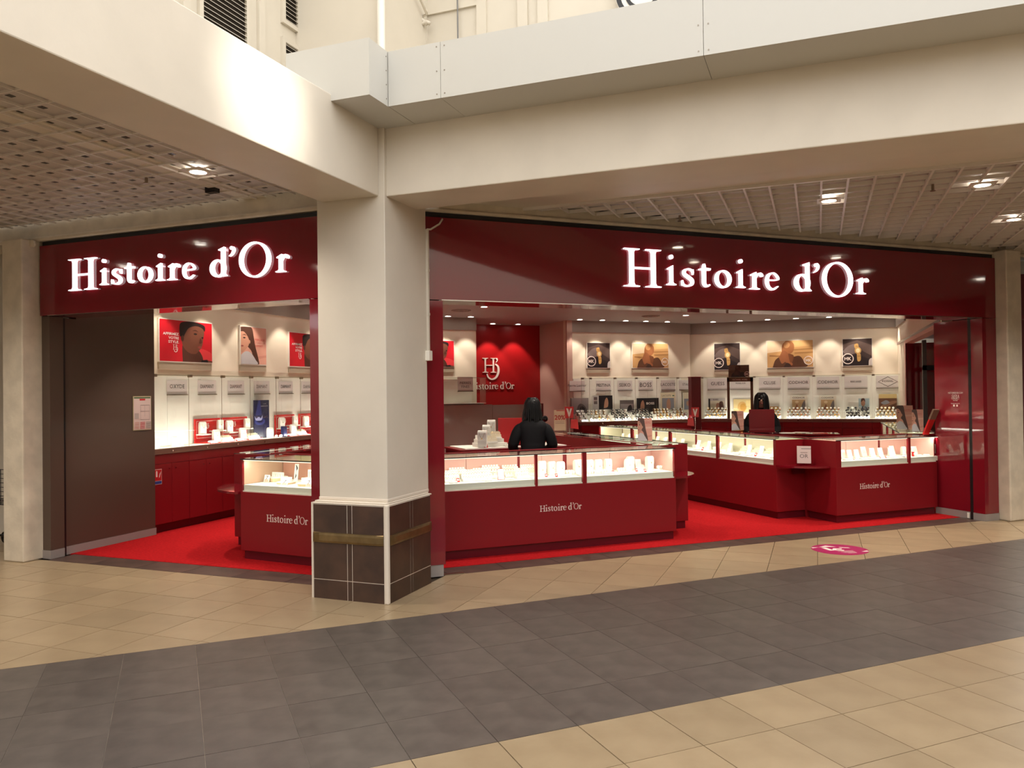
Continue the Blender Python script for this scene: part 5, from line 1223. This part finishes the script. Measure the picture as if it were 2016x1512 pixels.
DIALW = mat('dial_white', rgb(236, 232, 224), .3); DIALB = mat('dial_dark', rgb(30, 30, 40), .25); LEA = mat('leather_brown', rgb(110, 66, 40), .5); ROSE = mat('rose_gold', rgb(226, 166, 136), .22, metal=1)
WM = {'s': watch_mesh('watch_silver', SILVER, SILVER, DIALW), 'k': watch_mesh('watch_black', JET, SILVER, DIALB), 'g': watch_mesh('watch_gold', GOLD, GOLD, DIALW), 'l': watch_mesh('watch_leather', LEA, GOLD, DIALW), 'r': watch_mesh('watch_rose', ROSE, ROSE, DIALW), 'd': watch_mesh('watch_dark_silver', SILVER, SILVER, DIALB)}
KN = {'s': 'silver', 'k': 'black', 'g': 'gold', 'l': 'brown-strapped', 'r': 'rose gold', 'd': 'dark-dialled silver'}
def watches(xf, w, rz, kinds, where, rows=4, n=7, lo=.1, hi=.9, sc=1.4):
    """xf(x, y, z) maps cabinet-local to world"""
    for r in range(rows):
        for k in range(n):
            x = w*(lo+(hi-lo)*(k+.5*(r % 2)*.8+.3)/n); ki = kinds[(r*n+k) % len(kinds)]
            o = bpy.data.objects.new('wristwatch', WM[ki]); COL.objects.link(o)
            o.location = xf(x, .058+.078*r, .98+.05*r+.0075); o.rotation_euler = (0, 0, rz+rs.uniform(-.25, .25)); o.scale = (sc,)*3
            tag(o, KN[ki]+' wristwatch in the '+['front', 'second', 'third', 'top'][r]+' row of the cabinet '+where, 'watch', KN[ki]+' watches '+where)
        b_ = MB().box(w*lo, w*hi, .0165+.078*r, .0155+.078*(r+1), .9815, .98+.05*r+.005) if r else None
        if b_:
            st_ = thing('watch_step', ['', 'lowest', 'middle', 'upper'][r]+' white step under the watches in the cabinet '+where, 'stand', xf(0, 0, 0), rz); b_.build('step', WHITE_D, st_)
def xfA(k): return lambda x, y, z: uv(ua[k]+x, VFA+y, z)
def xfB(k): return lambda x, y, z: Vector((xb_[k]+x, YFB+y, z))
KA = ['sskss', 'ssgsl', 'kdkds', 'kkdkk', 'lgsgl', 'lssg']
for k in range(6): watches(xfA(k), ua[k+1]-ua[k], RD, KA[k], oa[k], n=5 if k < 5 else 3)
KB = ['ggsgg', 'gggg', 'gggr', 'rsrgr', 'grgrs', 'kdkks', 'ggsgl']
for k in range(7):
    if k == 1: continue
    watches(xfB(k), xb_[k+1]-xb_[k], 0, KB[k], ob[k], n=6, lo=.12, hi=.92)
def picture(label, rect, plane, v, loc_fn, rz, shapes, texts):
    a_, z_, w_, h_ = plane(*rect, v); t = thing('brand_picture', label, 'picture', loc_fn(a_, z_), rz)
    MB().box(0, w_, 0, .012, 0, h_).build('board', WHITE_D, t); art('printed_image', w_, h_, Matrix.Translation((0, -.001, 0)) @ Matrix.Rotation(pi/2, 4, 'X'), shapes, texts, t)
vA = VFA+.337; fA = lambda a_, z_: uv(a_, vA, z_); yB = YFB+.337; fB = lambda a_, z_: Vector((a_, yB, z_))
G1, G2, G3, K1, IV, SKN = C(150, 140, 138), C(96, 86, 84), C(190, 182, 178), C(30, 26, 28), C(222, 206, 176), C(170, 124, 100)
picture('grey photo board in the watch cabinet nearest the red recess', (1123, 784, 1159, 815), px_v, vA, fA, RD, [(G1, RECT), (G2, sm([(.3, 0), (.4, .5), (.6, .65), (.85, .4), (.9, 0)])), (K1, sm([(.5, .3), (.6, .5), (.8, .35), (.7, .2)])), (K1, [(0, 0), (.04, 0), (.04, 1), (0, 1)])], [])
picture('black and white photo board second from the red recess', (1167, 779, 1206, 806), px_v, vA, fA, RD, [(G3, RECT), (K1, [(.3, .02), (1, .02), (1, 1), (.3, 1)]), (SKN, sm([(.55, .1), (.6, .6), (.7, .85), (.78, .6), (.75, .2)])), (G2, [(.05, .7), (.22, .7), (.22, .9), (.05, .9)]), (G2, [(.05, .4), (.22, .4), (.22, .6), (.05, .6)])], [])
picture('small grey photo board third from the red recess', (1220, 788, 1248, 812), px_v, vA, fA, RD, [(G2, RECT), (G1, [(.05, .05), (.95, .05), (.95, .7), (.05, .7)]), (K1, sm([(.5, .1), (.6, .5), (.8, .6), (.85, .2)]))], [])
picture('black photo board with white letters on the watch wall', (1253, 784, 1297, 814), px_v, vA, fA, RD, [(K1, RECT), (SKN, sm([(.15, .2), (.2, .7), (.3, .85), (.36, .5), (.3, .2)]))], [(INKW, 'BOSS', .62, .66, .14, .36, .02)])
picture('ivory headed photo board on the watch wall', (1300, 773, 1330, 808), px_v, vA, fA, RD, [(IV, RECT), (C(130, 130, 136), [(.1, .05), (.9, .05), (.9, .7), (.1, .7)]), (SKN, sm([(.4, .1), (.42, .5), (.55, .66), (.66, .5), (.64, .1)])), (C(70, 110, 80), sm([(.76, .82), (.86, .86), (.94, .82), (.86, .79)]))], [(INKD, 'LACOSTE', .4, .83, .1, .6)])
picture('ivory headed photo board beside the maroon corner post', (1345, 773, 1360, 808), px_v, vA, fA, RD, [(IV, RECT), (C(120, 124, 134), [(.1, .05), (1, .05), (1, .66), (.1, .66)]), (SKN, E_(.6, .4, .2, .14))], [])
picture('pale couple photo board beside the maroon corner post', (1394, 784, 1428, 812), px_y, yB, fB, 0, [(G3, RECT), (C(208, 196, 170), [(.06, .06), (.94, .06), (.94, .82), (.06, .82)]), (SKN, E_(.58, .45, .13, .22)), (HAIR2, sm([(.66, .2), (.66, .7), (.85, .75), (.92, .4), (.86, .1)])), (K1, [(.03, .2), (.12, .2), (.12, .95), (.03, .95)])], [(INKD, 'GUESS', .45, .9, .09, .3)])
picture('golden sphere picture inside the brown frame', (1444, 786, 1482, 812), px_y, yB, fB, 0, [(C(220, 196, 140), RECT), (GOLDP, E_(.45, .42, .24, .40)), (C(190, 140, 60), E_(.5, .4, .16, .28)), (C(238, 214, 150), [(.65, .5), (1, .5), (1, .9), (.65, .9)])], [])
picture('small warm photo behind the seated assistant', (1514, 794, 1535, 814), px_y, yB, fB, 0, [(C(230, 222, 208), RECT), (C(196, 150, 96), [(.08, .1), (.92, .1), (.92, .7), (.08, .7)]), (C(232, 190, 120), E_(.7, .4, .15, .2))], [])
for rect, lb in (((1555, 779, 1590, 812), 'sepia photo board fourth from the maroon corner post'), ((1612, 779, 1647, 812), 'sepia photo board third from the right wall')):
    picture(lb, rect, px_y, yB, fB, 0, [(C(232, 222, 204), RECT), (C(196, 160, 116), [(.12, .05), (.88, .05), (.88, .76), (.12, .76)]), (C(150, 96, 70), sm([(.15, .06), (.3, .3), (.4, .5), (.5, .2), (.45, .06)])), (C(120, 110, 108), sm([(.6, .1), (.7, .5), (.85, .7), (.87, .1)])), (C(226, 200, 160), E_(.4, .62, .1, .08))], [(INKD, 'CODHOR', .5, .88, .1, .7)])
picture('white framed portrait board second from the right wall', (1671, 777, 1714, 815), px_y, yB, fB, 0, [(C(236, 230, 218), RECT), (C(170, 190, 196), [(.45, .05), (.95, .05), (.95, .8), (.45, .8)]), (SKN, E_(.66, .56, .1, .16)), (HAIR2, sm([(.56, .6), (.58, .78), (.72, .8), (.76, .62), (.68, .7)])), (C(70, 80, 96), sm([(.5, .05), (.56, .34), (.7, .4), (.88, .3), (.92, .05)]))], [])
picture('ivory board with a hands photo nearest the right wall', (1730, 776, 1766, 810), px_y, yB, fB, 0, [(C(214, 186, 130), RECT), (C(120, 80, 60), [(0, 0), (1, 0), (1, .76), (0, .76)]), (SKN, sm([(.1, .3), (.4, .5), (.9, .62), (.96, .5), (.5, .3), (.3, .1)])), (C(160, 160, 170), sm([(.1, .5), (.4, .65), (.6, .5), (.3, .4)]))], [])
# ================================================================== DESKS, SCREENS, PEOPLE
dk = thing('sales_desk', 'maroon sales desk with a bright white top behind the long counter', 'desk', uv(0, 0), RD)
d0 = to_uv(on_z(922, 883, .93)); 
DU0, DU1, DV0, DV1 = .86, 2.25, 2.15, 2.80
MB().box(DU0, DU1, DV0, DV1, 0, .90).build('body', REDD, dk, bev=.003); MB().box(DU0-.02, DU1+.02, DV0-.02, DV1+.02, .90, .918).build('edge_top', RED, dk); MB().box(DU0+.05, DU1-.03, DV0+.02, DV1-.02, .918, .930).build('white_mat', WHITE, dk)
ZD = .9315
pl = thing('stepped_display', 'white stepped jewellery display on the sales desk', 'display', uv(on_v(966, 870, 2.4)[0], 2.42, ZD), RD)
for k in range(3): MB().box(-.19+.02*k, .19-.02*k, -.10+.07*k, .12, 0, .045*(k+1)).build('step', WHITE_D, pl, bev=.003)
for k, (px, v_, dz, sc) in enumerate(((950, 2.28, 0, 1.5), (958, 2.46, .09, 1.25), (968, 2.52, .135, 1.35), (989, 2.52, .135, 1.2))):
    spawn(ARCH, uv(on_v(px, 860, v_)[0], v_, ZD+dz+.0015), RD-.5, 'white rounded stand on the sales desk, '+['nearest the column', 'second from the column', 'highest of four', 'nearest the red screen'][k], None, sc)
for k in range(2): spawn(RACK, uv(on_v(968+12*k, 870, 2.34)[0], 2.34+.07*k, ZD+.045*(k+1)+.0015), RD, ['left', 'right'][k]+' earring rack on the stepped display of the sales desk', 'racks on the sales desk', 1.0)
spawn(TAGP, uv(on_v(956, 875, 2.24)[0], 2.22, ZD), RD, 'red tag at the foot of the stepped display', None, 1.6)
spawn(TRAY, uv(on_v(1003, 878, 2.3)[0], 2.28, ZD), RD, 'white ring tray between stepped display and assistant', None, 1.3)
def screen(label, px0, py0, px1, py1, z, m, rz=None):
    p = on_z((px0+px1)/2, py1, z); dep = (p-CAMV).dot(_fw); w = (px1-px0)/FPX*dep; h = (py1-py0)/FPX*dep
    t = thing('privacy_screen', label, 'screen', p, face_cam(p) if rz is None else rz)
    MB().box(-w/2, w/2, 0, .03, .012, h).build('panel', m, t, bev=.003)
    for s_ in (-1, 1): MB().box(s_*w*.35-.02, s_*w*.35+.02, -.03, .06, 0, .012).build('foot', REDD, t)
    return t, p, w
screen('bright red screen on the sales desk beside the assistant', 981, 823, 1032, 877, ZD, REDB)
sc2, P2, W2 = screen('dark red screen hiding the seated assistant', 1476, 806, 1524, 853, .942, RED)
d2 = thing('sales_desk', 'red topped desk under the dark red screen', 'desk', (P2.x, P2.y, 0), face_cam(P2))
MB().box(-.3, 1.05, -.10, .36, .915, .940).build('desk_top', LACQ, d2); MB().box(-.25, 1.0, -.04, .34, 0, .914).build('body', REDD, d2)
for k, (x_, y_, r_) in enumerate(((.35, .12, .2), (.55, .3, -.3), (.8, .1, .1))):
    o = MB().box(-.10, .10, -.075, .075, 0, .003).build('paper_sheet', WHITE if k != 2 else INKR, None, (P2.x+x_*cos(face_cam(P2))-y_*sin(face_cam(P2)), P2.y+x_*sin(face_cam(P2))+y_*cos(face_cam(P2)), .941), r_)
    tag(o, ['white paper sheet nearest the dark red screen', 'white paper sheet at the back of the red topped desk', 'red leaflet on the red topped desk'][k], 'paper')
pt = thing('paper_packet', 'small white folded paper to the right of the standing assistant', 'paper', uv(on_v(1083, 880, 2.2)[0], 2.2, ZD), RD)
MB().prism([(-.06, 0), (.06, 0), (.0, .07)], -.03, .03, Matrix.Rotation(pi/2, 4, 'X')).build('fold', WHITE, pt)
dv = thing('desk_device', 'small black rounded device on a pale stand beside the 20 percent sign', 'device', tuple(on_z(1073, 848, .98)), face_cam(on_z(1073, 848, .98)))
MB().cyl((0, 0), .04, 0, .012, 16).build('foot', JET, dv); MB().tube([(0, 0, .012), (0, .01, .09), (-.01, 0, .13)], .014, 8).build('stem', mat('mauve_plastic', rgb(150, 120, 132), .4), dv, smooth=True); MB().ball((0, 0, .185), .05, .05, .05).build('head', JET, dv, smooth=True)

SKIN_A = mat('skin_deep', rgb(132, 88, 70), .5); SKIN_B = mat('skin_light', rgb(206, 160, 138), .5); HAIRM = mat('black_hair', rgb(15, 13, 14), .42, spec=.3); CLOTH = mat('black_wool', rgb(16, 15, 18), .8, spec=.25, bump=.1, bscale=300); SHOE = mat('black_leather', rgb(20, 18, 18), .35)
def skin_obj(name, chains, m, parent, sub=2, root=0):
    """chains: list of [(x, y, z, rx, ry), ...]; chains share a vertex where their points coincide"""
    V = []; R = []; E = []; ix = {}
    def vid(p):
        k = tuple(round(c, 4) for c in p[:3])
        if k not in ix: ix[k] = len(V); V.append(p[:3]); R.append((p[3], p[4] if len(p) > 4 else p[3]))
        return ix[k]
    for c in chains:
        ids = [vid(p) for p in c]; E += list(zip(ids[:-1], ids[1:]))
    me = bpy.data.meshes.new(name); me.from_pydata(V, E, []); me.materials.append(m)
    o = bpy.data.objects.new(name, me); COL.objects.link(o); o.parent = parent
    s_ = o.modifiers.new('skin', 'SKIN'); s_.use_smooth_shade = True
    for i, r in enumerate(R): me.skin_vertices[0].data[i].radius = r
    for i in range(len(V)): me.skin_vertices[0].data[i].use_root = (i == root)
    b = o.modifiers.new('sub', 'SUBSURF'); b.levels = sub; b.render_levels = sub
    return o
def hand(w, d, side, k=1.0):
    """palm and five bent fingers from wrist w towards direction d"""
    w = Vector(w); d = Vector(d).normalized(); up = Vector((0, 0, 1)); s_ = d.cross(up).normalized()*side; n = s_.cross(d)*side
    P = lambda a, b, c: tuple(w+d*a*k+s_*b*k+up*c*k)
    ch = []; palm = P(.055, 0, 0)
    ch.append([(*tuple(w), .020, .017), (*palm, .027, .014)])
    for b, l in ((.022, .060), (.008, .070), (-.007, .066), (-.021, .052)):
        ch.append([(*palm, .027, .014), (*P(.075, b, 0), .009, .009), (*P(.075+l*.45, b*1.1, -.004), .0085, .0085), (*P(.075+l*.8, b*1.15, -.018), .008, .008), (*P(.075+l, b*1.15, -.030), .007, .007)])
    ch.append([(*palm, .027, .014), (*P(.045, .038, -.006), .010, .010), (*P(.068, .052, -.012), .009, .009), (*P(.09, .056, -.02), .0075, .0075)])
    return ch
def person(label, loc, rz, H, skin_m, lean=0.0, head_tilt=0.0, arms='desk'):
    t = thing('person', label, 'person', loc, rz)
    f = lambda x, y, z: (x*H, y*H, z*H)
    ly = lambda z: lean*max(0, z-.52)
    pel = (*f(0, 0, .52), .085*H, .06*H)
    ch = [[pel, (*f(0, ly(.62), .62), .072*H, .052*H), (*f(0, ly(.72), .72), .082*H, .056*H), (*f(0, ly(.79), .79), .085*H, .052*H), (*f(0, ly(.835), .835), .034*H, .032*H), (*f(0, ly(.868)+head_tilt*.01, .868), .030*H, .030*H), (*f(0, ly(.905)+head_tilt*.03, .905), .044*H, .052*H), (*f(0, ly(.945)+head_tilt*.045, .945), .050*H, .058*H), (*f(0, ly(.98)+head_tilt*.05, .98), .036*H, .042*H)]]
    chest = ch[0][3]
    for s_ in (-1, 1):
        sh = (*f(.098*s_, ly(.785), .785), .026*H); el = (*f(.145*s_, ly(.65)+.02, .64), .026*H); wr = (*f(.115*s_, ly(.6)+.16, .60), .018*H)
        ch.append([chest, sh, el, wr]); hd = hand(wr[:3], (-.35*s_, 1, -.1), -s_); hd[0][0] = wr; ch += hd
        kn = (*f(.052*s_, .005, .28), .036*H); an = (*f(.052*s_, -.005, .05), .022*H)
        ch.append([pel, (*f(.05*s_, 0, .47), .055*H), kn, (*f(.052*s_, -.012, .18), .033*H), an, (*f(.055*s_, .05, .022), .022*H, .016*H), (*f(.057*s_, .085, .015), .018*H, .012*H)])
    body = skin_obj('body', ch, skin_m, t)
    # jacket: lofted torso with sleeves
    mb = MB(); rings = [(.50, .098, .070), (.56, .096, .068), (.62, .090, .064), (.68, .094, .066), (.74, .104, .070), (.780, .114, .070), (.804, .104, .062), (.822, .082, .052), (.838, .054, .044), (.852, .036, .036)]
    n = 24; vs = []
    for z, rx, ry in rings:
        vs += [(rx*H*cos(2*pi*i/n)*(abs(cos(2*pi*i/n))**-.12 if abs(cos(2*pi*i/n)) > .02 else 1), ly(z)*H+ry*H*sin(2*pi*i/n), z*H) for i in range(n)]
    fs = [(r*n+i, r*n+(i+1) % n, (r+1)*n+(i+1) % n, (r+1)*n+i) for r in range(len(rings)-1) for i in range(n)]
    mb.add(vs, fs)
    for s_ in (-1, 1):
        pts = smooth_path([(.070*s_, ly(.80), .782, .030), (.100*s_, ly(.77), .768, .038), (.124*s_, ly(.7)+.0, .72, .042), (.148*s_, ly(.65)+.015, .645, .039), (.138*s_, ly(.62)+.08, .62, .034), (.12*s_, ly(.6)+.145, .602, .028)], 4)
        mb.tube([(p[0]*H, p[1]*H, p[2]*H) for p in pts], [p[3]*H for p in pts], 14)
    jk = mb.build('jacket', CLOTH, t, smooth=True)
    mb = MB()
    for s_ in (-1, 1): mb.tube([f(.045*s_, 0, .53), f(.052*s_, 0, .46), f(.054*s_, .003, .28), f(.054*s_, -.006, .17), f(.054*s_, -.006, .045)], [.066*H, .068*H, .046*H, .042*H, .04*H], 16)
    mb.build('trousers', CLOTH, t, smooth=True)
    for s_ in (-1, 1): MB().ball(f(.055*s_, .035, .02), .03*H, .075*H, .026*H).build('shoe', SHOE, t, smooth=True)
    hy = ly(.94)+head_tilt*.045
    fc = MB(); fc.ball(f(0, hy+.062, .925), .009*H, .016*H, .014*H, 8, 6); fc.build('nose', skin_m, t, smooth=True)
    for s_ in (-1, 1):
        MB().ball(f(.020*s_, hy+.050, .942), .0085*H, .006*H, .006*H, 10, 6).build('eye', DIALW, t, smooth=True); MB().ball(f(.020*s_, hy+.0555, .942), .004*H, .002*H, .004*H, 8, 6).build('pupil', JET, t); MB().ball(f(.051*s_, hy, .932), .006*H, .012*H, .019*H, 8, 6).build('ear', skin_m, t, smooth=True)
    MB().ball(f(0, hy+.053, .898), .016*H, .006*H, .005*H, 10, 6).build('mouth', LIP, t, smooth=True)
    return t, hy
PV = 1.62; pu = on_v(1049, 850, PV)[0]; HH = 1.525
w1, hy = person('shop assistant with braided black hair in a black jacket, seen from behind', uv(pu, PV), face_cam(uv(pu, PV))+.1, HH, SKIN_A, .03, .25)
mb = MB(); mb.ball((0, (hy-.006)*HH, .952*HH), .053*HH, .061*HH, .049*HH, 20, 14)
rb = random.Random(5)
for k in range(26):
    a = pi*(1.0+(k+.5)/19*1.0) if k < 19 else (pi*(.80+.06*(k-19)) if k < 23 else pi*(.03+.06*(k-23)))
    x0, y0 = cos(a)*.050, hy-.004+sin(a)*.056; zz = .968-.01*rb.random()
    L_ = .845-.055*rb.random() if k < 19 else .855
    sx = 1.12+.25*rb.random()
    path = [(x0*.55*HH, (hy+(y0-hy)*.55)*HH, .998*HH), (x0*HH*1.05, y0*HH*1.0, zz*HH), (x0*1.16*HH, (hy+(y0-hy)*1.12)*HH, .925*HH), (x0*sx*1.05*HH, (hy+(y0-hy)*1.14)*HH, .88*HH), (x0*sx*1.12*HH, (hy+(y0-hy)*1.1)*HH, L_*HH)]
    q = smooth_path(path, 6); mb.tube(q, [.0062*HH*(1+.28*(i % 2)) for i in range(len(q)-1)]+[.003*HH], 6)
mb.build('braided_hair', HAIRM, w1, smooth=True)
P3 = P2+(P2-Vector((0, 0, P2.z))).normalized()*.62; P3.z = 0
tgt = on_z(1500, 800, 1.3)
dirv = Vector((ray(1499, 800).x, ray(1499, 800).y, 0)).normalized(); rr = math.hypot(P2.x, P2.y)+.72; P3 = dirv*rr
w2, hy2 = person('shop assistant with straight black hair behind the dark red screen', P3, face_cam(P3)+pi, 1.525, SKIN_B, .10, .5)
mb = MB(); HH2 = 1.525; mb.ball((0, (hy2-.010)*HH2, .950*HH2), .060*HH2, .066*HH2, .053*HH2, 20, 14)
for k in range(40):
    a = pi*(.62+1.72*(k+.5)/40); x0, y0 = cos(a)*.054, hy2-.006+sin(a)*.058
    q = smooth_path([(x0*.5*HH2, (hy2+(y0-hy2)*.5)*HH2, .999*HH2), (x0*1.02*HH2, y0*HH2, .965*HH2), (x0*1.2*HH2, (hy2+(y0-hy2)*1.15)*HH2, .90*HH2), (x0*1.28*HH2, (hy2+(y0-hy2)*1.15)*HH2, .83*HH2)], 4)
    mb.tube(q, .011*HH2, 6)
mb.build('straight_hair', HAIRM, w2, smooth=True)

# shopping trolley glimpsed past the left pillar
tr = thing('shopping_trolley', 'black wire trolley glimpsed beyond the worn left pillar', 'trolley', (-7.95, 5.85, 0), 0)
WIRE = mat('black_wire', rgb(30, 28, 28), .4, metal=.5)
mb = MB()
for k in range(9):
    z_ = .50+.045*k; mb.tube([(-.36, -.22, z_), (.40, -.22, z_)], .004, 5); mb.tube([(-.36, .22, z_), (.40, .22, z_)], .004, 5); mb.tube([(.40, -.22, z_), (.40, .22, z_)], .004, 5)
for k in range(10): mb.tube([(-.34+.08*k, -.22, .5), (-.34+.08*k, -.22, .86)], .004, 5); mb.tube([(-.34+.08*k, -.22, .5), (-.34+.08*k, .22, .5)], .004, 5)
mb.build('wire_basket', WIRE, tr)
MB().tube([(.46, -.24, .98), (.46, .24, .98)], .018, 10).build('handle', JET, tr, smooth=True)
fm = MB()
for s_ in (-1, 1): fm.tube([(.46, .22*s_, .98), (.40, .22*s_, .86), (.36, .22*s_, .48), (.40, .22*s_, .14)], .012, 8); fm.tube([(.36, .22*s_, .20), (-.36, .20*s_, .16)], .012, 8)
fm.build('frame', WIRE, tr)
for x_, y_ in ((.40, .22), (.40, -.22), (-.36, .2), (-.36, -.2)):
    MB().ring(ell(0, 0, .065, .065, 20), ell(0, 0, .045, .045, 20), -.014, .014, Matrix.Translation((x_, y_, .068)) @ Matrix.Rotation(pi/2, 4, 'X')).build('wheel', JET, tr)
al = thing('alarm_box', 'dark wall box high beyond the worn left pillar', 'box', (-7.75, 6.28, 2.45)); MB().box(-.2, .2, 0, .1, 0, .32).build('housing', JET, al, bev=.01); MB().cyl((0, 0), .05, 0, .03, 16, Matrix.Translation((0, 0, .16)) @ Matrix.Rotation(pi/2, 4, 'X')).build('lens', BLACK, al)
